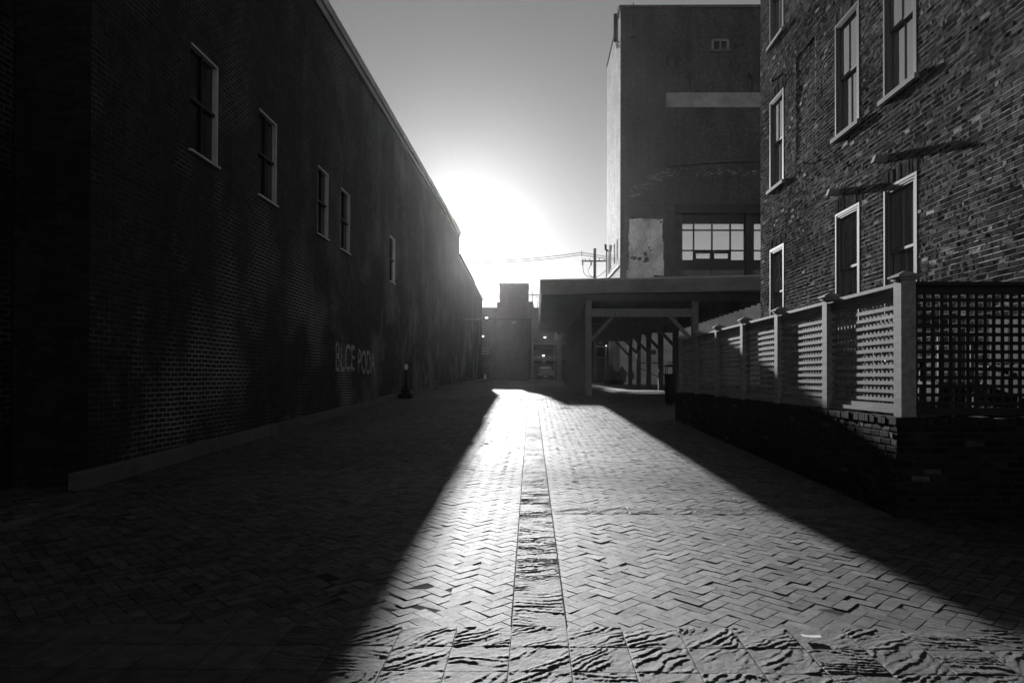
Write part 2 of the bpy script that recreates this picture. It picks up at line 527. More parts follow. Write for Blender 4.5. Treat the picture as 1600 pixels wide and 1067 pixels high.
for ri, (a, b) in enumerate(rows):
    for c in range(-17, 17):
        x0 = strip_x(3.4) + c * STRIP_W
        sd_ += 1
        near = -4 <= c <= 16
        tiles.append((x0, x0 + STRIP_W - 0.004, a, b, sd_, 0.0075 if near else 0.02,
                      random.choice((0.65, 0.75, -0.15, -0.2, 0.8, -0.12, 0.55)), 1.15))
slate_band('slate_paving', tiles)
tiles = []
x = strip_x(7.2) + STRIP_W + 0.006
while x < 3.66:
    sd_ += 1
    tiles.append((x, min(x + 0.40, 3.66), CROSS[0], CROSS[1], sd_, 0.009, random.choice((0.5, 0.7, 0.3)), 1.0, 1.0, -0.0015))
    x += 0.404
slate_band('slate_cross_band', tiles, M['pale_slate'])

# kerbs along the left wall
mb = MB()
ys = [8.15] + list(np.arange(9, 72, 1.8))
for i, (a, b) in enumerate(zip(ys[:-1], ys[1:])):
    bend = lambda y: 0.0 if y < 34 else 0.0007 * (y - 34) ** 2
    xa, xb = -5.45 + bend(a), -5.45 + bend(b - 0.006)
    za, zb = zf(a), zf(b)
    h = 0.20
    mb.hexa([(-5.62, a, za - .1), (xa, a, za - .1), (xb, b - .006, zb - .1), (-5.62, b - .006, zb - .1)],
            [(-5.62, a, za + h), (xa - .015, a, za + h - .02), (xb - .015, b - .006, zb + h - .02), (-5.62, b - .006, zb + h)],
            random.uniform(0.85, 1.15))
tag(mb.build('kerb', M['kerb_stone']), kind='structure')
mb = MB()
mb.hexa([(-5.10, 4.4, .02), (-4.9, 4.4, .02), (-4.93, 7.5, .15), (-4.95, 7.5, .15)],
        [(-5.10, 4.4, .20), (-4.92, 4.4, .20), (-4.94, 7.5, .22), (-4.95, 7.5, .22)])
tag(mb.build('doorway_kerb', M['kerb_stone']), kind='structure')

# ------------------------------------------------------------------ brick laying
def lay_bricks(mb, O, U, W, u0, u1, v0, v1, holes=(), seed=1, relief=0.0042, course=0.0715, length=0.190, joint=0.010,
               woff=None, header_every=6, tone_sd=0.42, white=0.018, mi=0, pointing=None):
    "real bricks with their own depth, tilt and tone; U runs along the wall, W points out of it"
    r = random.Random(seed)
    O, U, W = Vector(O), Vector(U), Vector(W)
    Z = Vector((0, 0, 1))
    nrow = int((v1 - v0) / course)
    for c in range(nrow):
        za, zb = v0 + c * course, v0 + (c + 1) * course - joint
        blocked = sorted((h[0], h[1]) for h in holes if h[2] < (za + zb) / 2 < h[3])
        free, p = [], u0
        for a, b in blocked:
            if a > p: free.append((p, a))
            p = max(p, b)
        if p < u1: free.append((p, u1))
        if pointing is not None and c:
            for a, b in free:
                x = a
                while x < b - .03:
                    s1 = min(b, x + r.uniform(.08, .55))
                    if r.random() < .80:
                        o1, o2 = r.uniform(.0005, .0035), r.uniform(.0005, .0035)
                        wo = woff((x + s1) / 2, za) if woff else 0.0
                        o1, o2 = o1 + wo, o2 + wo
                        lo = za - joint - r.uniform(.001, .004)
                        q = [O + U * x + Z * lo + W * (o1 + .003), O + U * s1 + Z * lo + W * (o2 + .003), O + U * s1 + Z * (za + .001) + W * (o2 - .0015), O + U * x + Z * (za + .001) + W * (o1 - .0015)]
                        bk = [p_ - W * .02 for p_ in q]
                        mb.raw([tuple(p_) for p_ in q + bk], [(0, 1, 2, 3), (0, 4, 5, 1), (1, 5, 6, 2), (2, 6, 7, 3), (3, 7, 4, 0)], r.uniform(.35, 1.1) * (.45 + 1.1 * float(vnoise(np.array(x * .7), np.array(za * .9), seed + 70))), pointing)
                    x = s1 + r.uniform(0, .05)
        hdr = (c % header_every) == header_every - 1
        Lb = length / 2 if hdr else length
        off = (c % 2) * length / 2 + r.uniform(-.03, .03) + (length / 4 if hdr else 0)
        for a, b in free:
            k0 = math.floor((a - off) / Lb)
            x = off + k0 * Lb
            while x < b:
                s0, s1 = max(x + joint * .5, a), min(x + Lb - joint * .5 + r.uniform(-.004, .004), b)
                x += Lb
                if not hdr and r.random() < 0.16 and s1 - s0 > .15:      # a broken or half brick
                    x -= Lb / 2; s1 = min(s1, s0 + Lb / 2 - joint)
                if s1 - s0 < 0.02: continue
                w = relief * (0.35 + 0.65 * r.random())
                q = r.random()
                if q < 0.006: w = -0.010
                elif q < 0.03: w += 0.004
                t = min(2.2, max(0.35, r.gauss(1.0, tone_sd)))
                if q > 1 - white: t = r.uniform(3.5, 6.0)
                t *= 0.45 + 1.1 * float(vnoise(np.array(s0 * .55 + 40), np.array(za * .8 + 40), seed + 50))
                if woff: w += woff((s0 + s1) / 2, (za + zb) / 2)
                dza, dzb = r.uniform(-.0035, .0035), r.uniform(-.0035, .0035)
                ch = 0.005; yaw = r.gauss(0, .0022)
                vs_ = []
                for (uu, vv) in ((s0, za), (s1, za), (s1, zb), (s0, zb)):
                    vs_.append(O + U * uu + Z * vv + W * (-0.03))
                for (uu, vv, du, dv) in ((s0, za, 1, 1), (s1, za, -1, 1), (s1, zb, -1, -1), (s0, zb, 1, -1)):
                    jit = r.uniform(-.0022, .0022)
                    vs_.append(O + U * (uu + du * ch + r.uniform(-.002, .002)) + Z * (vv + dv * (ch if dv > 0 else .009) + (dza if du > 0 else dzb)) + W * (w + jit + (yaw if du > 0 else -yaw)))
                mb.raw([tuple(p_) for p_ in vs_], [(4, 5, 6, 7), (0, 1, 5, 4), (1, 2, 6, 5), (2, 3, 7, 6), (3, 0, 4, 7)], t, mi)

def back_wall(mb, O, U, W, u0, u1, v0, v1, holes=(), depth=0.14, mi=0, rmi=None, tone=1.0, rdepth=None):
    "flat wall face with openings and their reveals"
    O, U, W = Vector(O), Vector(U), Vector(W); Z = Vector((0, 0, 1))
    us = sorted({u0, u1, *[h[0] for h in holes], *[h[1] for h in holes]})
    vs_ = sorted({v0, v1, *[h[2] for h in holes], *[h[3] for h in holes]})
    P = lambda u, v, w: tuple(O + U * u + Z * v + W * w)
    for a, b in zip(us[:-1], us[1:]):
        for c, d in zip(vs_[:-1], vs_[1:]):
            m_, n_ = (a + b) / 2, (c + d) / 2
            if any(h[0] < m_ < h[1] and h[2] < n_ < h[3] for h in holes): continue
            mb.quad(P(a, c, 0), P(b, c, 0), P(b, d, 0), P(a, d, 0), tone, mi)
    for h in holes:
        a, b, c, d = h[:4]
        k = mi if rmi is None else rmi
        mb.quad(P(a, c, 0), P(a, d, 0), P(a, d, -depth), P(a, c, -depth), tone, k)
        mb.quad(P(b, c, 0), P(b, c, -depth), P(b, d, -depth), P(b, d, 0), tone, k)
        mb.quad(P(a, d, 0), P(b, d, 0), P(b, d, -depth), P(a, d, -depth), tone, k)
        mb.quad(P(a, c, 0), P(a, c, -depth), P(b, c, -depth), P(b, c, 0), tone, k)

# ------------------------------------------------------------------ left building: long dark painted wall
LX = -5.6
B_left = thing('painted_brick_building', 'long dark painted brick building along the left side of the alley, with small high windows', 'building', (LX, 8.47, 0.0))
lw = [(10.63, 11.56), (13.27, 14.20), (16.9, 17.75), (18.9, 19.82), (25.3, 26.2)]
lw = [(a * 1.0256, b * 1.0256) for a, b in lw]
LZ0, LZ1 = 5.27, 7.0
holes = [(a, b, LZ0, LZ1) for a, b in lw]
def roof_z(y): return 11.05 + (y - 8.47) * 0.0215
mb = MB()
back_wall(mb, (LX, 0, 0), (0, 1, 0), (1, 0, 0), 8.47, 49.2, -0.3, 11.04, holes, depth=0.16)
z0, z1 = 11.04, roof_z(49.2)
mb.quad((LX, 8.47, z0), (LX, 49.2, z0), (LX, 49.2, z1), (LX, 8.47, roof_z(8.47)))
mb.quad((LX - 12, 8.47, -.3), (LX, 8.47, -.3), (LX, 8.47, roof_z(8.47)), (LX - 12, 8.47, roof_z(8.47)), 1, 1)
mb.quad((LX, 49.2, -.3), (LX - 12, 49.2, -.3), (LX - 12, 49.2, z1), (LX, 49.2, z1), 1, 1)
mb.quad((LX - 12, 8.47, roof_z(8.47)), (LX, 8.47, roof_z(8.47)), (LX, 49.2, z1), (LX - 12, 49.2, z1), 1, 1)
mb.quad((LX - 12, 49.2, -.3), (LX - 12, 8.47, -.3), (LX - 12, 8.47, roof_z(8.47)), (LX - 12, 49.2, z1), 1, 1)
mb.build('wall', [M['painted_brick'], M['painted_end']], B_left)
mb = MB()
for a in np.arange(8.4, 49.2, 2.4):
    b = min(a + 2.392, 49.25)
    za, zb = roof_z(a), roof_z(b)
    mb.hexa([(LX - .3, a, za - .06), (LX + .13, a, za - .06), (LX + .13, b, zb - .06), (LX - .3, b, zb - .06)],
            [(LX - .3, a, za + .10), (LX + .16, a, za + .13), (LX + .16, b, zb + .13), (LX - .3, b, zb + .10)], random.uniform(.85, 1.15))
    mb.hexa([(LX - .01, a, za - .26), (LX + .07, a, za - .26), (LX + .07, b, zb - .26), (LX - .01, b, zb - .26)],
            [(LX - .01, a, za - .063), (LX + .07, a, za - .063), (LX + .07, b, zb - .063), (LX - .01, b, zb - .063)], .8)
mb.build('roof_edge', M['coping'], B_left)

def left_window(y0, y1):
    z0, z1 = LZ0, LZ1
    mb = MB(); t = 0.035
    x0, x1 = LX - .10, LX + .008
    mb.box(x0, x1, y1 - t, y1 - .002, z0 + .002, z1 - .002)
    mb.box(x0, x1 - .06, y0 + .002, y0 + t, z0 + .002, z1 - .002, .2)
    mb.box(x0, x1, y0 + t, y1 - t, z1 - t, z1 - .002)
    ym = (z0 + z1) / 2
    w = mb.build('window', M['left_trim'], B_left)
    mb = MB()
    mb.box(x0 + .02, x0 + .07, y0 + t, y1 - t, ym - .025, ym + .025)
    mb.box(x0 + .02, x0 + .06, (y0 + y1) / 2 - .012, (y0 + y1) / 2 + .012, z0, ym - .025)
    mb.box(x0 + .02, x0 + .06, (y0 + y1) / 2 - .012, (y0 + y1) / 2 + .012, ym + .025, z1 - t)
    mb.build('sash', M['dark'], w)
    g = MB(); g.box(x0 + .005, x0 + .018, y0 + t, y1 - t, z0, z1 - t)
    g.build('pane', M['dull_glass'], w)
    s = MB(); s.hexa([(x0, y0 - .03, z0 - .05), (LX + .05, y0 - .03, z0 - .05), (LX + .05, y1 + .03, z0 - .05), (x0, y1 + .03, z0 - .05)],
                     [(x0, y0 - .03, z0 + .0), (LX + .05, y0 - .03, z0 - .015), (LX + .05, y1 + .03, z0 - .015), (x0, y1 + .03, z0 + .0)])
    s.build('sill', M['left_trim'], w)
for a, b in lw: left_window(a, b)

def text_mesh(body):
    cu = bpy.data.curves.new('lettering', 'FONT')
    cu.body = body; cu.size = 1.0; cu.fill_mode = 'BOTH'; cu.offset = 0.012
    o = bpy.data.objects.new('lettering', cu)
    COL.objects.link(o)
    dg = bpy.context.evaluated_depsgraph_get()
    me = bpy.data.meshes.new_from_object(o.evaluated_get(dg))
    v = np.array([tuple(p.co) for p in me.vertices]); f = [list(p.vertices) for p in me.polygons]
    bpy.data.objects.remove(o); bpy.data.curves.remove(cu); bpy.data.meshes.remove(me)
    v[:, 0] -= v[:, 0].min(); v[:, 1] -= v[:, 1].min()
    return v / np.array([v[:, 0].max(), v[:, 1].max(), 1]), f

for body, ya, yb, za, zb in (('BLCE', 18.95, 20.95, 1.75, 2.56), ('PODA', 21.35, 23.6, 1.68, 2.46)):
    v, f = text_mesh(body)
    mb = MB()
    jag = (vnoise(v[:, 0] * 9, v[:, 1] * 5, 8) - 0.5) * 0.06
    mb.raw(np.stack([np.full(len(v), LX + 0.006), ya + v[:, 0] * (yb - ya), za + v[:, 1] * (zb - za) + jag], 1), f)
    mb.build('graffiti', M['graffiti'], B_left)

# the lower wing behind it
B_low = thing('low_brick_wing', 'lower dark brick building continuing behind the end of the long left wall', 'building', (LX, 49.3, zf(49.3)))
mb = MB()
prof = [(49.25, 10.35), (61.0, 9.98), (61.0, 9.80), (70.3, 9.45)]
for (a, za), (b, zb) in ((prof[0], prof[1]), (prof[2], prof[3])):
    mb.hexa([(LX - 12, a, 0), (LX, a, 0), (LX, b, 0), (LX - 12, b, 0)], [(LX - 12, a, za), (LX, a, za), (LX, b, zb), (LX - 12, b, zb)])
mb.build('wall', M['painted_brick'], B_low)
mb = MB()
for (a, za), (b, zb) in ((prof[0], prof[1]), (prof[2], prof[3])):
    mb.hexa([(LX - .3, a + .02, za + .003), (LX + .1, a + .02, za + .003), (LX + .1, b, zb + .003), (LX - .3, b, zb + .003)],
            [(LX - .3, a + .02, za + .13), (LX + .1, a + .02, za + .13), (LX + .1, b, zb + .13), (LX - .3, b, zb + .13)])
mb.build('roof_edge', M['steel'], B_low)

# dark neighbour on the left, beside the camera
B_near = thing('recessed_building', 'black windowless building set back at the near left corner', 'building', (-6.55, 8.4, 0))
mb = MB()
mb.box(-18, -6.55, -22, 8.44, -1.0, 12.0)
mb.build('wall', M['painted_brick'], B_near)
mb = MB(); mb.box(-6.6, -6.4, -22, 8.44, 12.003, 12.2); mb.build('roof_edge', M['steel'], B_near)

# ------------------------------------------------------------------ right building: sunlit old brick
RX = 5.54
RY1 = 16.93
B_right = thing('brick_building', 'old brick building on the right, its windows and two timber stubs raked by the sun', 'building', (RX, RY1, 0.0))
cols = {'a': (15.33, 16.25), 'b': (11.75, 12.70), 'c': (9.98, 10.94)}
floors = [(2.55, 4.62), (6.04, 8.12), (9.46, 11.55)]
rw = [(c[0], c[1], f[0], f[1], fi) for fi, f in enumerate(floors) for c in cols.values()]
holes = [(a, b, c, d) for a, b, c, d, _ in rw]
arch = [(a - .09, b + .09, d, d + .235) for a, b, c, d, _ in rw]
RECESS = (13.62, 14.62, 6.2, 8.42)
def recess(u, v):
    return -0.02 if RECESS[0] < u < RECESS[1] and RECESS[2] < v < RECESS[3] else 0.0
mb = MB()
rest = [(RECESS[0], RECESS[1], RECESS[2], RECESS[3])]
back_wall(mb, (RX + .0012, 0, 0), (0, 1, 0), (-1, 0, 0), -14, RY1, -0.4, 13.2, holes + rest, depth=0.13, mi=1, rmi=0, tone=1.0)
mb.quad((RX + .0212, RECESS[0], RECESS[2]), (RX + .0212, RECESS[1], RECESS[2]), (RX + .0212, RECESS[1], RECESS[3]), (RX + .0212, RECESS[0], RECESS[3]), 1, 1)
lay_bricks(mb, (RX, 0, 0), (0, 1, 0), (-1, 0, 0), 5.0, RY1, 0.9, 13.2, holes + arch, seed=5, woff=recess, pointing=2)
for a, b, c, d in arch:                                  # upright bricks over each window
    n = int((b - a) / 0.072)
    for k in range(n):
        ya = a + (b - a) * k / n
        yb = a + (b - a) * (k + 1) / n - 0.014
        w = random.uniform(0.001, 0.012)
        j = random.uniform(-.004, .004)
        mb.hexa([(RX - w, ya, c + .004 + j), (RX + .03, ya, c + .004 + j), (RX + .03, yb, c + .004 + j), (RX - w + random.uniform(-.002, .002), yb, c + .004 + j)],
                [(RX - w, ya, c + .226), (RX + .03, ya, c + .226), (RX + .03, yb, c + .226), (RX - w, yb, c + .226)], min(1.7, max(.45, random.gauss(.95, .25))), 0)
# far end and top of the building
mb.quad((RX + .004, RY1, -.4), (RX + 14, RY1, -.4), (RX + 14, RY1, 13.2), (RX + .004, RY1, 13.2), 1, 0)
mb.quad((RX + .004, -14, 13.2), (RX + 14, -14, 13.2), (RX + 14, RY1, 13.2), (RX + .004, RY1, 13.2), 1, 0)
mb.quad((RX + 14, -14, -.4), (RX + .004, -14, -.4), (RX + .004, -14, 13.2), (RX + 14, -14, 13.2), 1, 0)
mb.quad((RX + 14, RY1, -.4), (RX + 14, -14, -.4), (RX + 14, -14, 13.2), (RX + 14, RY1, 13.2), 1, 0)
mb.build('wall', [M['brick'], M['mortar'], M['pointing']], B_right)

def sash_window(y0, y1, z0, z1):
    "double-hung window: moulded casing, two sashes with a middle bar, glass, stone sill"
    mb = MB()
    xo = RX - .013                                       # face of the casing, back in the opening
    for k, (ins, dep) in enumerate(((0.004, 0.004), (0.05, 0.010), (0.085, 0.018))):
        w = (0.044, 0.033, 0.03)[k]
        xa, xb = xo + dep, RX + .125
        mb.box(xa, xb, y0 + ins, y0 + ins + w, z0 + .004, z1 - ins - w)
        mb.box(xa, xb, y1 - ins - w, y1 - ins, z0 + .004, z1 - ins - w)
        mb.box(xa, xb, y0 + ins, y1 - ins, z1 - ins - w, z1 - ins)
    w = mb.build('window', M['trim'], B_right)
    ya, yb = y0 + .118, y1 - .118
    zt, zm = z1 - .118, (z0 + z1) / 2 - .03
    for (za, zb, xs) in ((zm, zt, RX + .040), (z0 + .03, zm + .045, RX + .080)):
        s = MB(); t = .04
        xe = xs + .038
        s.box(xs, xe, ya, ya + t, za, zb); s.box(xs, xe, yb - t, yb, za, zb)
        s.box(xs, xe, ya + t, yb - t, zb - t, zb); s.box(xs, xe, ya + t, yb - t, za, za + t)
        ymid = (ya + yb) / 2
        s.box(xs + .004, xe - .004, ymid - .011, ymid + .011, za + t, zb - t)
        s.build('sash', M['trim'], w)
        g = MB(); g.box(xs + .018, xs + .024, ya + t * .6, yb - t * .6, za + t * .6, zb - t * .6)
        g.build('pane', M['glass'], w)
    b = MB(); b.box(RX + .135, RX + .16, y0, y1, z0, z1); b.build('backing', M['dark'], w)
    s = MB()
    s.hexa([(RX - .075, y0 - .06, z0 - .09), (RX + .19, y0 - .06, z0 - .09), (RX + .19, y1 + .06, z0 - .09), (RX - .075, y1 + .06, z0 - .09)],
           [(RX - .07, y0 - .06, z0 - .01), (RX + .19, y0 - .06, z0 + .003), (RX + .19, y1 + .06, z0 + .003), (RX - .07, y1 + .06, z0 - .01)])
    s.build('sill', M['sill'], w)
for a, b, c, d, fi in rw: sash_window(a, b, c, d)

for yc, zc in ((10.85, 5.06), (12.55, 4.99)):
    mb = MB()
    mb.hexa([(RX - .23, yc - .05, zc - .055), (RX + .03, yc - .05, zc - .055), (RX + .03, yc + .05, zc - .055), (RX - .23, yc + .05, zc - .055)],
            [(RX - .19, yc - .05, zc + .06), (RX + .03, yc - .05, zc + .06), (RX + .03, yc + .05, zc + .06), (RX - .19, yc + .05, zc + .06)])
    mb.build('timber_stub', M['slat'], B_right)
mb = MB(); mb.tube([(RX + .02, 13.9, 5.93), (RX - .10, 13.9, 5.96), (RX - .13, 13.88, 6.0)], .012, 6); mb.build('hook', M['black_metal'], B_right)
mb = MB(); mb.tube([(RX + .02, 16.0, 8.55), (RX - .06, 16.0, 8.56)], .03, 8); mb.build('bolt', M['black_metal'], B_right)

# ------------------------------------------------------------------ retaining wall, patio, lattice fence
WX, WY0, WY1, WT = 3.66, 6.97, 18.05, 1.20
R_wall = thing('retaining_wall', 'low dark brick retaining wall under the lattice fence on the right', 'wall', (WX, WY0, 0.15))
mb = MB()
mb.box(WX + .004, WX + .30, WY0 + .004, WY1, -.3, WT - .012, 1, 1)
mb.box(WX + .30, RX + .0, WY0 + .004, WY0 + .30, -.3, WT - .012, 1, 1)
mb.box(WX + .30, 8.2, WY1 - .3, WY1, -.3, WT - .012, 1, 1)
lay_bricks(mb, (WX, 0, 0), (0, 1, 0), (-1, 0, 0), WY0, WY1, -.02, WT - .06, (), seed=21, tone_sd=.35, white=.03)
lay_bricks(mb, (0, WY0, 0), (1, 0, 0), (0, -1, 0), WX, RX, -.02, WT - .06, (), seed=22, tone_sd=.35, white=.03)
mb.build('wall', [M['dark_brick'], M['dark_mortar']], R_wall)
mb = MB()
y = WY0 - .012
while y < WY1:                                           # a course of headers on edge as its cap
    h = WT + random.uniform(-.012, .004)
    mb.box(WX - random.uniform(.01, .022), WX + .22, y, y + .066, WT - .075, h, random.uniform(.7, 1.5)); y += .075
x = WX + .225
while x < RX - .06:
    h = WT + random.uniform(-.012, .004)
    mb.box(x, x + .066, WY0 - random.uniform(.01, .022), WY0 + .22, WT - .075, h, random.uniform(.7, 1.5)); x += .075
mb.build('cap_course', M['dark_brick'], R_wall)
mb = MB(); mb.box(WX + .31, RX - .002, WY0 + .31, WY1 - .31, 1.0, 1.1)
tag(mb.build('patio', M['concrete']), kind='structure')

FX0, FX1 = 3.72, 3.86
F = thing('lattice_fence', 'tall wooden square lattice fence with capped posts standing on the brick wall at right', 'fence', (3.79, 7.07, WT))
posts = [7.07 + 1.79 * k for k in range(7)]
def fence_post(yc, s=.14, top=2.60):
    mb = MB(); h = s / 2
    mb.box(3.79 - h, 3.79 + h, yc - h, yc + h, WT + .003, top)
    p = mb.build('post', M['slat'], F)
    c = MB(); o = h + .042; i = h + .018
    c.box(3.79 - i, 3.79 + i, yc - i, yc + i, top + .001, top + .03)
    c.hexa([(3.79 - o, yc - o, top + .031), (3.79 + o, yc - o, top + .031), (3.79 + o, yc + o, top + .031), (3.79 - o, yc + o, top + .031)],
           [(3.79 - o, yc - o, top + .048), (3.79 + o, yc - o, top + .048), (3.79 + o, yc + o, top + .048), (3.79 - o, yc + o, top + .048)])
    c.raw([(3.79 - o, yc - o, top + .049), (3.79 + o, yc - o, top + .049), (3.79 + o, yc + o, top + .049), (3.79 - o, yc + o, top + .049), (3.79, yc, top + .105)],
          [(0, 1, 4), (1, 2, 4), (2, 3, 4), (3, 0, 4), (3, 2, 1, 0)])
    c.build('post_cap', M['slat'], p)
for k, yc in enumerate(posts): fence_post(yc, .15 if k == 0 else .14)

PITCH, SLAT = 0.0885, 0.038
def side_panel(ya, yb):
    za, zb = WT + .13, 2.53
    xo = FX0 + .068
    mb = MB()
    n = int((zb - za) / PITCH)
    for k in range(n + 1):
        z = za + .02 + k * PITCH
        if z + SLAT > zb: break
        mb.box(xo + random.uniform(-.0015, .0015), xo + .011, ya, yb, z, z + SLAT + random.uniform(-.002, .002), random.uniform(.8, 1.25))
    n = int((yb - ya) / PITCH)
    for k in range(n + 1):
        y = ya + .02 + k * PITCH
        if y + SLAT > yb: break
        mb.box(xo + .0125, xo + .023, y, y + SLAT, za, zb, random.uniform(.8, 1.2))
    p = mb.build('lattice_panel', M['slat'], F)
    for nm, x0, x1, z0, z1 in (('cap_rail', FX0 + .002, FX1 - .002, 2.545, 2.583), ('rail', xo - .012, xo + .035, 2.46, 2.543),
                               ('rail', xo - .012, xo + .035, WT + .075, WT + .125), ('rail', xo - .03, xo + .045, WT + .03, WT + .073)):
        r = MB(); r.box(x0, x1, ya, yb, z0, z1, random.uniform(.85, 1.1)); r.build(nm, M['slat'], p)
for a, b in zip(posts[:-1], posts[1:]): side_panel(a + (.076 if a == posts[0] else .071), b - .071)

def front_panel(xa, xb):
    za, zb = WT + .10, 2.53
    yo = 7.06
    mb = MB()
    for k in range(40):
        z = za + .02 + k * PITCH
        if z + SLAT > zb: break
        mb.box(xa, xb, yo, yo + .011, z, z + SLAT)
    for k in range(40):
        x = xa + .02 + k * PITCH
        if x + SLAT > xb: break
        mb.box(x, x + SLAT, yo + .0125, yo + .023, za, zb)
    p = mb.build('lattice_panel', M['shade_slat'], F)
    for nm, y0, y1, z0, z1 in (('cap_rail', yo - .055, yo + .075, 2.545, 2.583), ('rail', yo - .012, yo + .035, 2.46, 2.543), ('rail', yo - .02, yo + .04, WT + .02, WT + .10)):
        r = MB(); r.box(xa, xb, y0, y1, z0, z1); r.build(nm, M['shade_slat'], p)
front_panel(3.867, 5.52)

mb = MB(); mb.box(RX - .035, RX - .013, 7.62, 8.36, 1.103, 2.33)
for a, b, c, d in ((7.68, 7.96, 1.2, 1.7), (8.02, 8.30, 1.2, 1.7), (7.68, 7.96, 1.78, 2.25), (8.02, 8.30, 1.78, 2.25)): mb.box(RX - .045, RX - .036, a, b, c, d, .8)
pd = mb.build('added_dark_door', M['dark'], B_right)  # dark door added so the gaps of the front lattice look dark
mb = MB(); mb.lathe((RX - .06, 8.30, 1.70), [(.012, 0), (.03, .01), (.03, .05), (.012, .06)], 10); mb.build('handle', M['steel'], pd)
bh = thing('added_dark_bench', 'dark slatted bench added along the brick building to darken the front lattice gaps', 'bench', (5.30, 9.4, 1.1))  # added dark bench, keeps the lower lattice gaps from showing bright wall
mb = MB()
for k in range(5): mb.box(5.10 + k * .085, 5.175 + k * .085, 8.55, 10.4, 1.52, 1.55, random.uniform(.8, 1.2))
mb.build('seat', M['dark'], bh)
for yy in (8.65, 9.45, 10.2):
    mb = MB(); mb.box(5.12, 5.49, yy, yy + .09, 1.1, 1.518); mb.build('leg', M['dark'], bh)
mb = MB(); mb.box(5.10, 5.115, 8.75, 10.19, 1.14, 1.50); mb.build('front_board', M['dark'], bh)
# patio furniture seen through the lattice
T = thing('patio_table', 'small pale table standing on the patio behind the front lattice', 'table', (4.75, 8.45, 1.1))
mb = MB(); mb.lathe((4.75, 8.45, 1.1), [(.40, .70), (.42, .705), (.42, .735), (.40, .74)], 28); mb.build('tabletop', M['pale_trim'], T)
mb = MB(); mb.lathe((4.75, 8.45, 1.1), [(.24, 0), (.24, .02), (.04, .05), (.035, .68), (.10, .699)], 16); mb.build('pedestal', M['black_metal'], T)
def chair(x, y, s, label):
    t = thing('patio_chair', label, 'chair', (x, y, 1.1), 'chairs on the patio')
    mb = MB(); mb.box(x - .21, x + .21, y - .21, y + .21, 1.53, 1.56); mb.build('seat', M['steel'], t)
    mb = MB()
    for k in range(4): mb.box(x - .20 + k * .115, x - .14 + k * .115, y + s * .195 - .01, y + s * .195 + .01, 1.60, 2.0)
    mb.box(x - .21, x + .21, y + s * .195 - .012, y + s * .195 + .012, 2.0, 2.05); mb.build('backrest', M['steel'], t)
    for i in (-1, 1):
        for j in (-1, 1):
            mb = MB(); mb.box(x + i * .19 - .015, x + i * .19 + .015, y + j * .19 - .015, y + j * .19 + .015, 1.1, 2.0 if j == s else 1.529)
            mb.build('leg', M['steel'], t)
chair(4.72, 9.25, 1, 'grey slatted chair beyond the patio table, farther behind the front lattice')
chair(4.60, 7.72, -1, 'grey slatted chair close behind the front lattice, nearest the corner post')

# ------------------------------------------------------------------ litter bin
bx, by = 4.66, 23.7
bz = zf(by)
Bn = thing('litter_bin', 'black slatted metal litter bin standing past the far end of the lattice fence', 'litter bin', (bx, by, bz))
mb = MB()
for k in range(26):
    th = 2 * math.pi * k / 26
    c, s_ = math.cos(th), math.sin(th)
    mb.bar((bx + .19 * c, by + .19 * s_, bz + .10), (bx + .225 * c, by + .225 * s_, bz + 1.05), .032, .008, up=(c, s_, 0))
mb.build('slats', M['black_metal'], Bn)
mb = MB(); mb.lathe((bx, by, bz), [(.17, .06), (.20, 1.0)], 20); mb.build('liner', M['dark'], Bn)
mb = MB(); mb.lathe((bx, by, bz), [(.215, 1.03), (.245, 1.03), (.245, 1.08), (.215, 1.08)], 24); mb.build('rim', M['black_metal'], Bn)
mb = MB(); mb.lathe((bx, by, bz), [(.20, .08), (.21, .08), (.21, .13), (.20, .13)], 24); mb.build('foot_ring', M['black_metal'], Bn)
mb = MB(); mb.lathe((bx, by, bz), [(.13, 1.32), (.245, 1.33), (.245, 1.36), (.10, 1.40)], 24)
for k in range(4):
    th = math.pi / 4 + k * math.pi / 2
    mb.bar((bx + .225 * math.cos(th), by + .225 * math.sin(th), bz + 1.08), (bx + .22 * math.cos(th), by + .22 * math.sin(th), bz + 1.33), .02, .02)
mb.build('lid', M['black_metal'], Bn)
mb = MB(); mb.lathe((bx, by, bz), [(.17, 0), (.17, .02), (.06, .03), (.06, .06)], 16); mb.build('base', M['black_metal'], Bn)

# ------------------------------------------------------------------ bollard lamp on the left
px_, py_ = -5.16, 27.0
pz = zf(py_)
L = thing('lamp_bollard', 'short black iron bollard lamp with a stepped base and pale top by the left kerb', 'bollard lamp', (px_, py_, pz))
mb = MB()
mb.box(px_ - .26, px_ + .26, py_ - .22, py_ + .22, pz, pz + .20); mb.box(px_ - .17, px_ + .17, py_ - .17, py_ + .17, pz + .203, pz + .36)
mb.lathe((px_, py_, pz), [(.15, .363), (.11, .42), (.07, .50)], 12)
mb.build('base', M['black_metal'], L)
mb = MB(); mb.lathe((px_, py_, pz), [(.055, .50), (.045, 1.02), (.075, 1.05), (.075, 1.10), (.05, 1.13)], 12); mb.build('shaft', M['black_metal'], L)
mb = MB(); mb.lathe((px_, py_, pz), [(.03, 1.131), (.075, 1.18), (.085, 1.25), (.06, 1.32), (.02, 1.37)], 14); mb.build('globe', M['globe'], L, smooth=True)

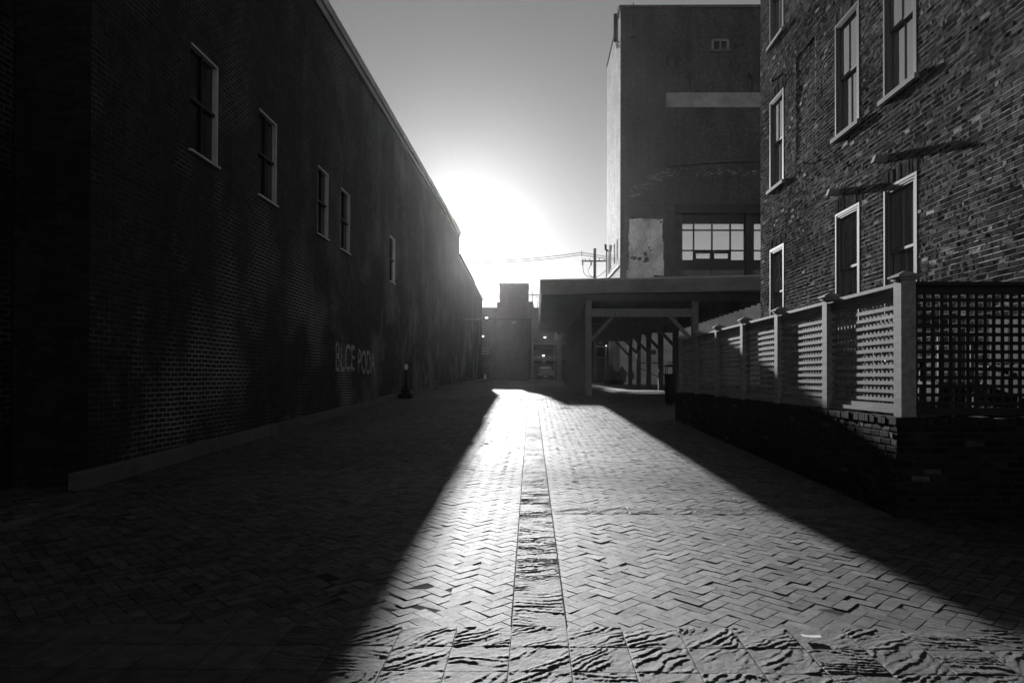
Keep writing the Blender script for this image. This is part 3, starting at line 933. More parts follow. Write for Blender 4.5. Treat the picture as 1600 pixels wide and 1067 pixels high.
# ------------------------------------------------------------------ timber pavilion
PY = [30.5, 34.7, 38.85, 43.0, 47.2, 51.4]
PXL, PXR = 2.32, 7.06
pav = thing('timber_pavilion', 'open timber pavilion with a flat overhanging roof across the right of the alley', 'pavilion', (PXL, PY[0], zf(PY[0])))
def rz(x): return 5.78 + 0.0225 * (x - .2)
EX0, EX1, EY0, EY1 = .20, 10.4, 29.7, 52.6
for y in PY:
    for x in (PXL, PXR):
        mb = MB(); s = .135
        mb.box(x - s, x + s, y - s, y + s, zf(y) - .02, 4.95 if y > 31 else 5.2)
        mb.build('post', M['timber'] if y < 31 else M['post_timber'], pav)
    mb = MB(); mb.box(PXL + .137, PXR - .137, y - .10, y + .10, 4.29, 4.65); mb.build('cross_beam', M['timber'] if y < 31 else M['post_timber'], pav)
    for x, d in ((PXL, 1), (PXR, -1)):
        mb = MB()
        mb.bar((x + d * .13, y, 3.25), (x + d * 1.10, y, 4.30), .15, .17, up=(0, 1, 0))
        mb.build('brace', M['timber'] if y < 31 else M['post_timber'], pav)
for y0, y1 in zip(PY[:-1], PY[1:]):
    for x in (PXL, PXR):
        for (ya, yb) in ((y0 + .13, y0 + 1.0), (y1 - .13, y1 - 1.0)):
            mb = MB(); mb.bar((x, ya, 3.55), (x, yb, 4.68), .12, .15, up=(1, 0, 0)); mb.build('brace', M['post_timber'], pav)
for x in (PXL, PXR):
    mb = MB(); mb.box(x - .10, x + .10, PY[0] + .137, EY1 - .3, 4.66, 4.93); mb.build('side_beam', M['post_timber'], pav)
mb = MB()
for y in np.arange(EY0 + .5, EY1 - .2, .95):
    mb.hexa([(EX0 + .06, y, 4.98), (EX1 - .05, y, 4.98), (EX1 - .05, y + .08, 4.98), (EX0 + .06, y + .08, 4.98)],
            [(EX0 + .06, y, 5.30), (EX1 - .05, y, 5.30), (EX1 - .05, y + .08, 5.30), (EX0 + .06, y + .08, 5.30)])
mb.build('rafters', M['soffit'], pav)
mb = MB()
mb.hexa([(EX0 + .05, EY0 + .05, 5.31), (EX1, EY0 + .05, 5.31), (EX1, EY1, 5.31), (EX0 + .05, EY1, 5.31)],
        [(EX0 + .05, EY0 + .05, rz(EX0)), (EX1, EY0 + .05, rz(EX1)), (EX1, EY1, rz(EX1)), (EX0 + .05, EY1, rz(EX0))])
mb.build('roof', M['soffit'], pav)
def fascia(p, q, nrm):
    "two overlapped boards under a pale metal drip edge"
    mb = MB()
    (xa, ya), (xb, yb) = p, q
    nx, ny = nrm
    for (zlo, zhi, off) in ((-.30, -.03, .03), (-.60, -.303, .015)):
        mb.hexa([(xa + nx * off, ya + ny * off, rz(xa) + zlo), (xb + nx * off, yb + ny * off, rz(xb) + zlo), (xb - nx * .02, yb - ny * .02, rz(xb) + zlo), (xa - nx * .02, ya - ny * .02, rz(xa) + zlo)],
                [(xa + nx * off, ya + ny * off, rz(xa) + zhi), (xb + nx * off, yb + ny * off, rz(xb) + zhi), (xb - nx * .02, yb - ny * .02, rz(xb) + zhi), (xa - nx * .02, ya - ny * .02, rz(xa) + zhi)], random.uniform(.9, 1.1))
    f = mb.build('fascia', M['fascia'], pav)
    mb = MB()
    mb.hexa([(xa + nx * .06, ya + ny * .06, rz(xa) - .027), (xb + nx * .06, yb + ny * .06, rz(xb) - .027), (xb - nx * .15, yb - ny * .15, rz(xb) - .027), (xa - nx * .15, ya - ny * .15, rz(xa) - .027)],
            [(xa + nx * .06, ya + ny * .06, rz(xa) + .05), (xb + nx * .06, yb + ny * .06, rz(xb) + .05), (xb - nx * .15, yb - ny * .15, rz(xb) + .05), (xa - nx * .15, ya - ny * .15, rz(xa) + .05)])
    mb.build('drip_edge', M['left_trim'], f)
fascia((EX0, EY0), (EX1, EY0), (0, -1))
fascia((EX0, EY1), (EX0, EY0 + .05), (-1, 0))

# ------------------------------------------------------------------ tall building
TX, TY, TZ = 6.73, 55.0, 31.4
TB = thing('tall_brick_building', 'tallest building, a dark brick block rising behind the pavilion with a sunlit left side', 'building', (TX, TY, 1.0))
K = TY / 1067.0
def fx(px): return (px - 838) * K
def fz(py): return CAM_H + (588 - py) * K
mb = MB()
op = (fx(1065), 19.5, 9.0, fz(333))
sw = (fx(1112.5), fx(1136.5), fz(76), fz(60))
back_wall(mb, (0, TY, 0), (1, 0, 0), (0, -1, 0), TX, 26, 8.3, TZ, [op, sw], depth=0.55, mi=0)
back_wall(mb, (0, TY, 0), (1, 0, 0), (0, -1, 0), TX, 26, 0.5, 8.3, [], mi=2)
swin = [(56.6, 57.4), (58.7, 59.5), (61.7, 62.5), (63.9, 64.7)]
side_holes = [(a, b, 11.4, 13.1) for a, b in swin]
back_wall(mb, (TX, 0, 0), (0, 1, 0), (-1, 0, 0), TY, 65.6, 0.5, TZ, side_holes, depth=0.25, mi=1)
mb.quad((TX, TY, TZ), (26, TY, TZ), (26, 65.6, TZ), (TX, 65.6, TZ), 1, 0)
mb.quad((26, 65.6, .5), (TX, 65.6, .5), (TX, 65.6, TZ), (26, 65.6, TZ), 1, 0)
mb.quad((26, TY, .5), (26, 65.6, .5), (26, 65.6, TZ), (26, TY, TZ), 1, 0)
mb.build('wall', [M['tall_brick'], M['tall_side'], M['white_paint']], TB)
mb = MB()
mb.box(TX - .08, 26, TY - .10, TY + .35, TZ + .003, TZ + .22); mb.box(TX - .08, TX + .35, TY + .353, 65.6, TZ + .003, TZ + .18)
mb.build('coping', M['dark_timber'], TB)
for a, b in swin:
    mb = MB(); mb.box(TX + .16, TX + .20, a, b, 11.4, 13.1); mb.build('window', M['dull_glass'], TB)
# painted bands and patches (thin coats on the brick)
mb = MB(); mb.box(fx(1040), 22, TY - .02, TY - .003, fz(166), fz(143)); mb.build('pale_band', M['band'], TB)
def ragged(name, x0, x1, z0, z1, m, seed, n=70, d=.02, amp=.12):
    r = random.Random(seed); P = []
    for (a, b) in (((x0, z0), (x1, z0)), ((x1, z0), (x1, z1)), ((x1, z1), (x0, z1)), ((x0, z1), (x0, z0))):
        for k in range(n):
            t = k / n
            w1 = (float(vnoise(np.array(t * 9.0), np.array(seed * 3.7 + a[0]), seed)) - .5) * 2.4 * amp + r.uniform(-.3, .3) * amp
            w2 = (float(vnoise(np.array(t * 9.0), np.array(seed * 5.1 + a[1]), seed + 9)) - .5) * 2.4 * amp + r.uniform(-.3, .3) * amp
            P.append((a[0] + (b[0] - a[0]) * t + w1, a[1] + (b[1] - a[1]) * t + w2))
    mb = MB(); k = len(P)
    V = [(p[0], TY - d, p[1]) for p in P] + [(p[0], TY - .002, p[1]) for p in P]
    mb.raw(V, [tuple(range(k))] + [(i, k + i, k + (i + 1) % k, (i + 1) % k) for i in range(k)])
    return mb.build(name, m, TB)
pp = ragged('plaster_patch', fx(982), fx(1035.5), fz(429), fz(341), M['plaster'], 3, amp=.07)
ragged('plaster_patch', fx(980), fx(1021), 8.4, fz(421.5), M['plaster'], 4, d=.016, amp=.10)
def blotch(cx, cz, w, h, seed):
    r = random.Random(seed); n = 18
    P = [(cx + math.cos(2 * math.pi * k / n) * w * r.uniform(.65, 1.1), cz + math.sin(2 * math.pi * k / n) * h * r.uniform(.65, 1.1)) for k in range(n)]
    V = [(p[0], TY - .027, p[1]) for p in P] + [(p[0], TY - .019, p[1]) for p in P]
    return V, [tuple(range(n))] + [(i, n + i, n + (i + 1) % n, (i + 1) % n) for i in range(n)]
mb = MB()
for k, (x, y_, w, h) in enumerate(((990, 402, 6, 3.2), (999, 403.5, 4, 4), (1008, 396, 3, 4), (1010, 404, 4.5, 4), (1013, 386, 1.5, 2), (1016, 390, 1.8, 1.8), (1007, 408, 3, 2), (1032, 346, 2, 2.2), (1005, 382, .9, .9))):
    V, F_ = blotch(fx(x), fz(y_), w * K, h * K, k); mb.raw(V, F_)
mb.build('bare_patches', M['stain'], pp)
mb = MB()
for k, (x, y_, w, h) in enumerate(((1021, 549, 5, 4.5), (1004, 566, 8, 1), (1024, 566, 7, 1.5), (1050, 565, 9, 1), (973, 585, 7, 15), (986, 585, 6, 10))):
    n = 16; r = random.Random(k + 40)
    P = [(fx(x) + math.cos(2 * math.pi * q / n) * w * K * r.uniform(.7, 1.1), fz(y_) + math.sin(2 * math.pi * q / n) * h * K * r.uniform(.7, 1.1)) for q in range(n)]
    mb.raw([(p[0], TY - .010, p[1]) for p in P] + [(p[0], TY - .002, p[1]) for p in P], [tuple(range(n))] + [(i, n + i, n + (i + 1) % n, (i + 1) % n) for i in range(n)])
mb.build('dark_blotches', M['stain'], TB)  # dark irregular patches on the pale lower wall
# small high window
mb = MB()
for a, b, c, d in ((sw[0] - .08, sw[0] + .10, sw[2], sw[3]), (sw[1] - .10, sw[1] + .08, sw[2], sw[3]), (sw[0] + .10, sw[1] - .10, sw[3] - .12, sw[3] + .06), ((sw[0] + sw[1]) / 2 - .05, (sw[0] + sw[1]) / 2 + .05, sw[2], sw[3] - .12)):
    mb.box(a, b, TY - .05, TY + .12, c, d)
w_ = mb.build('window', M['concrete'], TB)
mb = MB(); mb.box(sw[0] + .1, sw[1] - .1, TY + .13, TY + .16, sw[2], sw[3] - .1); mb.build('pane', M['dull_glass'], w_)
mb = MB(); mb.box(sw[0] - .2, sw[1] + .2, TY - .15, TY - .002, sw[2] - .2, sw[2] - .003); mb.build('sill', M['stain'], w_)
# steel-framed window bay
mb = MB(); mb.box(fx(1054), 20.3, TY - .22, TY - .003, fz(333), fz(318.5)); mb.build('steel_lintel', M['dark'], TB)
wy = TY + .40
for (xa, xb, bars) in ((1065, 1165, (1084.7, 1113.4, 1142.0)), (1177, 1213, (1195,))):
    mb = MB(); t = .055
    A, Bx = fx(xa), fx(xb)
    lev = [(fz(346), None), (fz(357), 1), (fz(389), 1), (fz(405), None)]
    for z, _ in lev: mb.box(A, Bx, wy - .06, wy + .06, z - t, z + t)
    for bxp in (xa + .8,) + bars + (xb - .8,): mb.box(fx(bxp) - t, fx(bxp) + t, wy - .075, wy + .075, fz(404), fz(347))
    if xa == 1065:                                         # the two tilting vents, with heavier frames
        for va, vb in ((1086.5, 1112), (1115, 1140.5)):
            for z in (fz(391.5), fz(403)): mb.box(fx(va), fx(vb), wy - .11, wy - .077, z - .10, z + .06)
            for q in (va, vb): mb.box(fx(q) - .09, fx(q) + .09, wy - .11, wy - .077, fz(403), fz(391.5))
    w_ = mb.build('steel_window', M['black_metal'], TB)
    mb = MB(); mb.box(A, Bx, wy - .01, wy + .01, fz(404.5), fz(346.5)); mb.build('pane', M['steel_glass'], w_)
    mb = MB(); t = .05
    for z in (fz(418), 9.2): mb.box(A, Bx, wy - .06, wy + .06, z - t, z + t)
    for bxp in bars: mb.box(fx(bxp) - t, fx(bxp) + t, wy - .075, wy + .075, 9.0, fz(418))
    w_ = mb.build('steel_window', M['black_metal'], TB)
    mb = MB(); mb.box(A, Bx, wy - .01, wy + .01, 9.0, fz(418)); mb.build('pane', M['dull_glass'], w_)
    mb = MB(); mb.box(A, Bx, wy - .05, wy + .10, fz(417.5), fz(406.3)); mb.build('spandrel', M['black_metal'], TB)
    mb = MB(); mb.box(A, Bx, wy - .05, wy + .10, fz(344.8), fz(333)); mb.build('window_head', M['black_metal'], TB)
mb = MB(); mb.box(fx(1165.2), fx(1176.8), TY + .1, TY + .52, 9.0, fz(333)); mb.build('pier', M['black_metal'], TB)
# traces of an older roof and corbelled brick courses
mb = MB()
pts = [(1187 + 40, 249.5), (1150, 250.5), (1110, 252.5), (1070, 255), (1036, 258.5)]
for (a, b) in zip(pts[:-1], pts[1:]):
    mb.hexa([(fx(b[0]), TY - .16, fz(b[1]) - .12), (fx(a[0]), TY - .16, fz(a[1]) - .12), (fx(a[0]), TY - .002, fz(a[1]) - .12), (fx(b[0]), TY - .002, fz(b[1]) - .12)],
            [(fx(b[0]), TY - .16, fz(b[1]) + .08), (fx(a[0]), TY - .16, fz(a[1]) + .08), (fx(a[0]), TY - .002, fz(a[1]) + .08), (fx(b[0]), TY - .002, fz(b[1]) + .08)], .6)
for px in np.arange(1038, 1225, 9.6):
    t = (px - 1038) / 187
    z = fz(267 - 6 * t); mb.box(fx(px), fx(px) + .16, TY - .09, TY - .002, z, z + .24, .6)
for px in np.arange(981, 1225, 10.2):
    z = fz(313 - (px - 981) * .01); mb.box(fx(px), fx(px) + .15, TY - .09, TY - .002, z, z + .26, .55)
mb.box(fx(970), fx(1225), TY - .05, TY - .002, fz(319.5), fz(318), 1.5)
mb.build('brick_courses', M['tall_brick'], TB)
mb = MB(); r = random.Random(9)
for k in range(150):                                       # loose mortar left along the old roof slope
    t = r.random(); px = 984 + 56 * t + r.uniform(-6, 10); pyv = 298 - 36 * t + r.uniform(-3, 12)
    if k > 95: px, pyv = r.uniform(1040, 1180), r.uniform(263, 276)
    w = r.uniform(.06, .30); mb.box(fx(px), fx(px) + w, TY - .012, TY - .002, fz(pyv), fz(pyv) + .06, r.uniform(.5, 1.0))
mb.build('mortar_traces', M['band'], TB)
# anchors, pipes, holes
mb = MB()
for px in (1075.5, 1172):
    for k in range(3):
        th = k * math.pi / 3
        mb.bar((fx(px) - .35 * math.cos(th), TY - .05, fz(118) - .35 * math.sin(th)), (fx(px) + .35 * math.cos(th), TY - .05, fz(118) + .35 * math.sin(th)), .07, .09, up=(0, 1, 0))
    mb.tube([(fx(px) + .1, TY - .06, fz(119)), (fx(px) + .1, TY - .06, fz(140))], .05, 6)
mb.bar((fx(988.5), TY - .06, fz(1.5)), (fx(988.5), TY - .06, fz(57)), .06, .06); mb.box(fx(983), fx(993), TY - .06, TY - .003, fz(57.5), fz(54))
for a, b, c, d in ((1040, 1044.5, 86, 102), (1054, 1062, 86, 91), (1054, 1058.5, 91.2, 102), (1071.5, 1076, 84, 89)):
    mb.box(fx(a), fx(b), TY - .02, TY - .003, fz(d), fz(c))
mb.build('wall_anchors', M['dark'], TB)
# panel antenna on the left corner near the roof
mb = MB(); mb.box(6.26, 6.53, TY + .7, TY + .9, 29.1, 31.35); a_ = mb.build('panel_antenna', M['dark'], TB)
mb = MB()
for z in (29.0, 31.0): mb.box(6.53, TX - .002, TY + .75, TY + .85, z, z + .12)
mb.tube([(6.60, TY + .8, 28.7), (6.60, TY + .8, 31.5)], .05, 8)
mb.tube([(6.60, TY + .7, 31.4), (6.58, TY + .65, 31.75), (6.72, TY + .6, 31.95), (6.85, TY + .5, 31.9)], .03, 6)
mb.tube([(6.45, TY + .8, 29.1), (6.50, TY + .8, 28.6), (6.66, TY + .8, 28.55), (TX, TY + .8, 28.8)], .04, 6)
mb.build('mount', M['steel'], a_)
mb = MB(); mb.tube([(6.60, 64.5, 9.5), (6.60, 64.5, 13.3), (6.62, 64.5, 13.55)], .05, 8)
mb.tube([(6.50, 64.4, 14.1), (6.52, 64.4, 13.6), (6.72, 64.4, 13.5), (6.95, 64.4, 13.6), (6.95, 64.4, 14.0)], .11, 8); mb.build('vent_pipe', M['black_metal'], TB)
mb = MB(); mb.tube([(TX - .06, 64.5, 10.9), (TX - .06, 55.3, 10.6)], .06, 6); mb.tube([(TX - .05, 61.0, 9.9), (TX - .05, 57.6, 9.9), (TX - .05, 56.2, 9.5)], .05, 6); mb.build('conduit', M['steel'], TB)

# ------------------------------------------------------------------ buildings that close the alley
def zat(py, Y): return CAM_H + (588 - py) * Y / 1067
def xat(px, Y): return (px - 838) * Y / 1067
Y = 72.0
TW = thing('stair_tower', 'windowless brick stair tower closing the middle of the alley', 'tower', (xat(802, Y), Y, zf(Y)))
mb = MB()
mb.box(xat(780, Y), xat(825, Y), Y, Y + 4.5, .5, zat(443.5, Y))
mb.box(xat(776, Y), xat(780, Y) - .002, Y + .3, Y + 4.5, .5, zat(471, Y)); mb.box(xat(825, Y) + .002, xat(833, Y), Y + .3, Y + 4.5, .5, zat(470, Y))
mb.build('wall', M['tower_brick'], TW)
mb = MB(); mb.box(xat(779, Y), xat(826, Y), Y - .07, Y + 4.5, zat(443.5, Y) + .003, zat(441.8, Y)); mb.build('coping', M['dark_timber'], TW)
mb = MB(); mb.box(xat(780, Y) - .002, xat(825, Y), Y - .03, Y - .003, zat(543, Y), zat(542, Y)); mb.build('string_course', M['stain'], TW)
mb = MB(); mb.tube([(xat(831, Y), Y + .2, 1.3), (xat(831, Y), Y + .2, zat(498, Y))], .06, 8); mb.build('downpipe', M['coping'], TW)
mb = MB(); mb.box(xat(799, Y), xat(806, Y), Y - .06, Y - .003, zat(504.5, Y), zat(501.5, Y)); mb.build('wall_plate', M['concrete'], TW)

Y = 78.0
G = thing('parking_garage', 'open-sided parking garage behind the stair tower with rooftop railings and lit lamps', 'garage', (0, Y, zf(Y)))
g0, g1 = -9.0, 8.0
mb = MB()
mb.box(g0, g1, Y + 14, Y + 14.4, .5, zat(515, Y), .6)                               # back wall
for (pya, pyb, t) in ((481, 534, .75), (534.2, 541.5, 1.25)): mb.box(g0, xat(779, Y), Y, Y + .3, zat(pyb, Y), zat(pya, Y), t)
mb.box(g0, xat(779, Y), Y + .6, Y + .9, zf(Y) - .1, zat(541.7, Y), .45)
mb.box(xat(829, Y), xat(845, Y), Y, Y + .3, zat(536, Y), zat(481, Y), .8); mb.box(xat(845, Y), g1, Y + .002, Y + .3, zat(536, Y), zat(512, Y), .8)
mb.box(xat(829, Y), g1, Y + .02, Y + 14, zat(562, Y), zat(559, Y), .9)
mb.box(g0, g1, Y + .31, Y + 14, zat(538, Y), zat(536.5, Y), .7)
mb.build('wall', M['tower_brick'], G)
mb = MB()
mb.box(g0, xat(845, Y), Y - .05, Y + .35, zat(480.8, Y), zat(479.6, Y))
mb.box(xat(829, Y), g1, Y - .03, Y - .003, zat(537, Y), zat(535.5, Y)); mb.box(xat(829, Y), g1, Y - .01, Y + .015, zat(562.5, Y), zat(561.5, Y))
mb.build('slab_edge', M['concrete'], G)
mb = MB()
for x in np.arange(g0, xat(845, Y), .21): mb.box(x, x + .022, Y + .1, Y + .122, zat(479.6, Y), zat(461, Y))
for z in (zat(460.3, Y), zat(463.5, Y)): mb.box(g0, xat(845, Y), Y + .09, Y + .135, z, z + .05)
mb.build('roof_railing', M['steel'], G)
for px, py in ((760, 496), (754, 524.5), (851, 526), (849, 554.5)):
    mb = MB(); c = (xat(px, Y), Y - .20, zat(py + 1.6, Y))
    mb.lathe(c, [(.02, 0), (.08, .02), (.13, .06), (.17, .12), (.17, .14)], 14)
    lm = mb.build('wall_lamp', M['lamp'], G)
    mb = MB(); mb.box(c[0] - .03, c[0] + .03, Y - .2, Y - .003, c[2] + .202, c[2] + .24); mb.build('bracket', M['steel'], lm)
mb = MB()
x0, x1 = xat(751.5, Y), xat(763, Y)
for pa, pb in ((542.5, 544.2), (546.8, 548.6), (551.5, 553)): mb.box(x0, x1, Y - .06, Y - .02, zat(pb, Y), zat(pa, Y))
mb.box(x1 - .06, x1, Y - .055, Y - .021, zat(551.5, Y), zat(544.2, Y))
mb.build('sign_board', M['concrete'], G)
mb = MB()
for px in (753.5, 758.5, 764.5, 768): mb.box(xat(px, Y) - .05, xat(px, Y) + .05, Y + .5, Y + .598, zf(Y), zat(568, Y))
mb.box(xat(752, Y), xat(775, Y), Y + .5, Y + .597, zat(568, Y) + .003, zat(566, Y)); mb.build('doors', M['stain'], G)
mb = MB()
for a, b, c, d in ((832, 844, 556, 559), (856, 866, 556, 559), (847, 853, 556.5, 567)): mb.box(xat(a, Y), xat(b, Y), Y + .32, Y + .36, zat(d, Y), zat(c, Y))
mb.build('wall_panels', M['concrete'], G)
mb = MB()
for px in (833, 866.5): mb.box(xat(px, Y) - .07, xat(px, Y) + .07, Y - .06, Y - .004, zf(Y), zat(537.2, Y))
mb.box(xat(833, Y) + .07, xat(866.5, Y) - .07, Y - .05, Y - .035, zat(588, Y), zat(587, Y)); mb.build('bay_posts', M['concrete'], G)
# rooftop pipe frame right of the tower
mb = MB()
for a, b in (((831.5, 480), (831.5, 456)), ((831.5, 456), (832.5, 454)), ((834, 480), (831.6, 470)), ((839.5, 480), (838.5, 459)), ((826.5, 459.5), (845, 459.5))):
    mb.tube([(xat(a[0], Y), Y - .02, zat(a[1], Y)), (xat(b[0], Y), Y - .02, zat(b[1], Y))], .045, 6)
mb.build('pipe_frame', M['steel'], G)

# gate pillar with a sign box, step, parked car, small pale box
Y = 66.0
gp = thing('gate_pillar', 'pale concrete pillar carrying a framed box at its head, left of the pavilion posts', 'pillar', (xat(874, Y), Y, zf(Y)))
mb = MB(); mb.box(xat(870, Y), xat(877.5, Y), Y, Y + .5, zf(Y) - .1, zat(524.5, Y)); mb.build('shaft', M['concrete'], gp)
mb = MB()
mb.box(xat(866.5, Y), xat(870.6, Y), Y - .05, Y + .4, zat(531.5, Y), zat(516, Y)); mb.box(xat(870.7, Y), xat(881, Y), Y - .05, Y + .4, zat(517.3, Y), zat(516, Y))
mb.box(xat(870.7, Y), xat(877.6, Y), Y - .05, Y + .4, zat(524.4, Y), zat(523, Y)); mb.box(xat(876.3, Y), xat(877.6, Y), Y - .05, Y + .4, zat(522.9, Y), zat(517.4, Y))
mb.build('sign_box', M['pale_trim'], gp)
mb = MB(); mb.box(xat(870.7, Y), xat(876.2, Y), Y + .1, Y + .3, zat(522.9, Y), zat(517.4, Y)); mb.build('dark_panel', M['dark'], gp)
mb = MB(); mb.tube([(xat(880.5, Y), Y + .1, zat(516.7, Y)), (xat(882.8, Y), Y + .1, zat(519, Y)), (xat(882.5, Y), Y + .1, zat(523, Y))], .07, 8); mb.build('lamp_arm', M['globe'], gp)
Y = 60.0
mb = MB(); mb.box(xat(826, Y), xat(880.5, Y), Y, Y + 5.0, .6, zat(593, Y))
tag(mb.build('kerb_step', M['concrete']), kind='structure')
Y = 75.0
cx, cz = xat(852.5, Y), zf(Y)
car = thing('parked_car', 'dark car parked nose-on under the garage between the tower and the pale pillar', 'car', (cx, Y, cz))
mb = MB()
sec = [(0.0, .35, .70, .80), (.25, .30, .95, .86), (1.2, .30, 1.02, .90), (1.75, .30, 1.05, .90), (3.9, .32, 1.05, .90), (4.3, .4, .95, .82)]
V, F_ = [], []
for (d, zb, zt, hw) in sec:
    V += [(cx - hw, Y + d, cz + zb), (cx + hw, Y + d, cz + zb), (cx + hw, Y + d, cz + zt - .15), (cx + hw - .1, Y + d, cz + zt), (cx - hw + .1, Y + d, cz + zt), (cx - hw, Y + d, cz + zt - .15)]
for i in range(len(sec) - 1):
    for k in range(6): F_.append((i * 6 + k, i * 6 + (k + 1) % 6, (i + 1) * 6 + (k + 1) % 6, (i + 1) * 6 + k))
F_ += [(5, 4, 3, 2, 1, 0), tuple(30 + k for k in range(6))]
mb.raw(V, F_)
mb.hexa([(cx - .78, Y + 1.3, cz + 1.03), (cx + .78, Y + 1.3, cz + 1.03), (cx + .78, Y + 4.0, cz + 1.03), (cx - .78, Y + 4.0, cz + 1.03)],
        [(cx - .62, Y + 1.95, cz + 1.60), (cx + .62, Y + 1.95, cz + 1.60), (cx + .62, Y + 3.5, cz + 1.60), (cx - .62, Y + 3.5, cz + 1.60)])
mb.build('body', M['car_paint'], car)
mb = MB(); mb.quad((cx - .66, Y + 1.38, cz + 1.09), (cx + .66, Y + 1.38, cz + 1.09), (cx + .56, Y + 1.86, cz + 1.54), (cx - .56, Y + 1.86, cz + 1.54)); mb.build('windscreen', M['glass'], car)
for s in (-1, 1):
    mb = MB(); mb.box(cx + s * .6 - .14, cx + s * .6 + .14, Y - .02, Y + .1, cz + .60, cz + .74); mb.build('headlight', M['globe'], car)
    for d in (.85, 3.5):
        mb = MB(); mb.tube([(cx + s * .70, Y + d, cz + .32), (cx + s * .89, Y + d, cz + .32)], .32, 18); mb.build('wheel', M['rubber'], car)
mb = MB(); mb.box(cx - .85, cx + .85, Y - .06, Y + .12, cz + .32, cz + .50); b_ = mb.build('bumper', M['dark'], car)
mb = MB(); mb.box(cx - .26, cx + .26, Y - .075, Y - .062, cz + .36, cz + .48); mb.build('plate', M['pale_trim'], b_)
Y = 76.5
mb = MB(); xx = xat(758, Y); mb.box(xx - .13, xx + .13, Y, Y + .2, zf(Y), zf(Y) + .42); mb.box(xx - .10, xx + .10, Y + .02, Y + .18, zf(Y) + .423, zf(Y) + .66, .7)
tag(mb.build('utility_box', M['white_paint'], origin=(xx, Y, zf(Y))), 'small pale box standing on the ground at the foot of the garage doors', 'box')

# shop front seen under the pavilion
Y = 63.0
S = thing('shop_building', 'low dark building with a framed door seen under the pavilion roof', 'building', (xat(938, Y), Y, zf(Y)))
mb = MB(); mb.box(3.0, TX - .05, Y, Y + 6, .5, 6.2); mb.build('wall', M['dark_brick'], S)
mb = MB()
for px in (930.5, 946.5): mb.box(xat(px, Y) - .06, xat(px, Y) + .06, Y - .08, Y - .003, zf(Y), zat(538, Y))
for py in (540.5, 558): mb.box(xat(930.5, Y) + .06, xat(946.5, Y) - .06, Y - .07, Y - .003, zat(py, Y) - .04, zat(py, Y) + .04)
d_ = mb.build('door_frame', M['concrete'], S)
mb = MB(); mb.box(xat(930.5, Y) + .06, xat(946.5, Y) - .06, Y - .03, Y - .004, zf(Y), zat(559.5, Y)); mb.build('door', M['dark'], d_)
mb = MB(); mb.box(xat(935, Y), xat(942, Y), Y - .1, Y - .004, zat(535.5, Y), zat(533.5, Y)); mb.build('sign_board', M['concrete'], S)
for px in (930.5, 946.7):
    mb = MB(); mb.lathe((xat(px, Y), Y - .16, zat(540.2, Y)), [(.02, 0), (.05, .03), (.05, .08), (.02, .11)], 10); mb.build('door_lamp', M['lamp'], S)
mb = MB(); mb.tube([(xat(952, Y), Y - .1, 1.2), (xat(952, Y), Y - .1, 5.0)], .07, 8); mb.build('downpipe', M['coping'], S)

# planter with shrubs at the back of the pavilion
def leaves(mb, c, rad, n, size, seed):
    r = random.Random(seed)
    for k in range(n):
        while True:
            p = Vector((r.uniform(-1, 1), r.uniform(-1, 1), r.uniform(-1, 1)))
            if p.length < 1: break
        p = Vector((c[0] + p.x * rad[0], c[1] + p.y * rad[1], c[2] + p.z * rad[2]))
        a = Vector((r.uniform(-1, 1), r.uniform(-1, 1), r.uniform(-.6, 1))).normalized()
        b = a.cross(Vector((r.uniform(-1, 1), r.uniform(-1, 1), r.uniform(-1, 1)))).normalized()
        s = size * r.uniform(.6, 1.3)
        mb.raw([tuple(p - a * s), tuple(p + b * s * .4), tuple(p + a * s), tuple(p - b * s * .4)], [(0, 1, 2, 3)], r.uniform(.6, 1.6))
Y = 53.4
for nm, px, w, hh, lab, pl in (('round_shrub', 953, .42, 1.15, 'taller round shrub in a planter beneath the back of the pavilion, nearest the dark door', 'leafy'),
                           ('low_shrub', 962, .55, .65, 'low pale-tipped plant in a planter beside the sunlit wall corner', 'low')):
    xc, z0 = xat(px, Y), zf(Y)
    s = thing(nm, lab, 'plant', (xc, Y, z0), 'plants behind the pavilion')
    mb = MB(); mb.box(xc - w, xc + w, Y - .4, Y + .4, z0, z0 + .38); mb.build('planter', M['dark'], s)
    mb = MB(); mb.tube([(xc, Y, z0 + .35), (xc + .02, Y, z0 + .5), (xc, Y, z0 + .7)], [.03, .025, .01], 6); mb.build('stem', M['dark_timber'], s)
    mb = MB(); leaves(mb, (xc, Y, z0 + .38 + hh * .5), (w * .95, .4, hh * .55), 420, .07, int(px)); mb.build('foliage', M['leaf'], s)
hr = thing('handrail', 'thin sloping metal handrail in front of the pale wall behind the pavilion', 'handrail', (xat(1014, 54), 54, zf(54)))
mb = MB(); mb.tube([(xat(1000, 54), 54, zat(574.5, 54)), (xat(1009, 54), 54, zat(578, 54)), (xat(1029, 54), 54, zat(588, 54))], .03, 8); mb.build('rail', M['black_metal'], hr)
for px, py in ((1000, 574.5), (1014, 580.5), (1029, 588)):
    mb = MB(); mb.tube([(xat(px, 54), 54, zf(54)), (xat(px, 54), 54, zat(py, 54))], .022, 8); mb.build('post', M['black_metal'], hr)

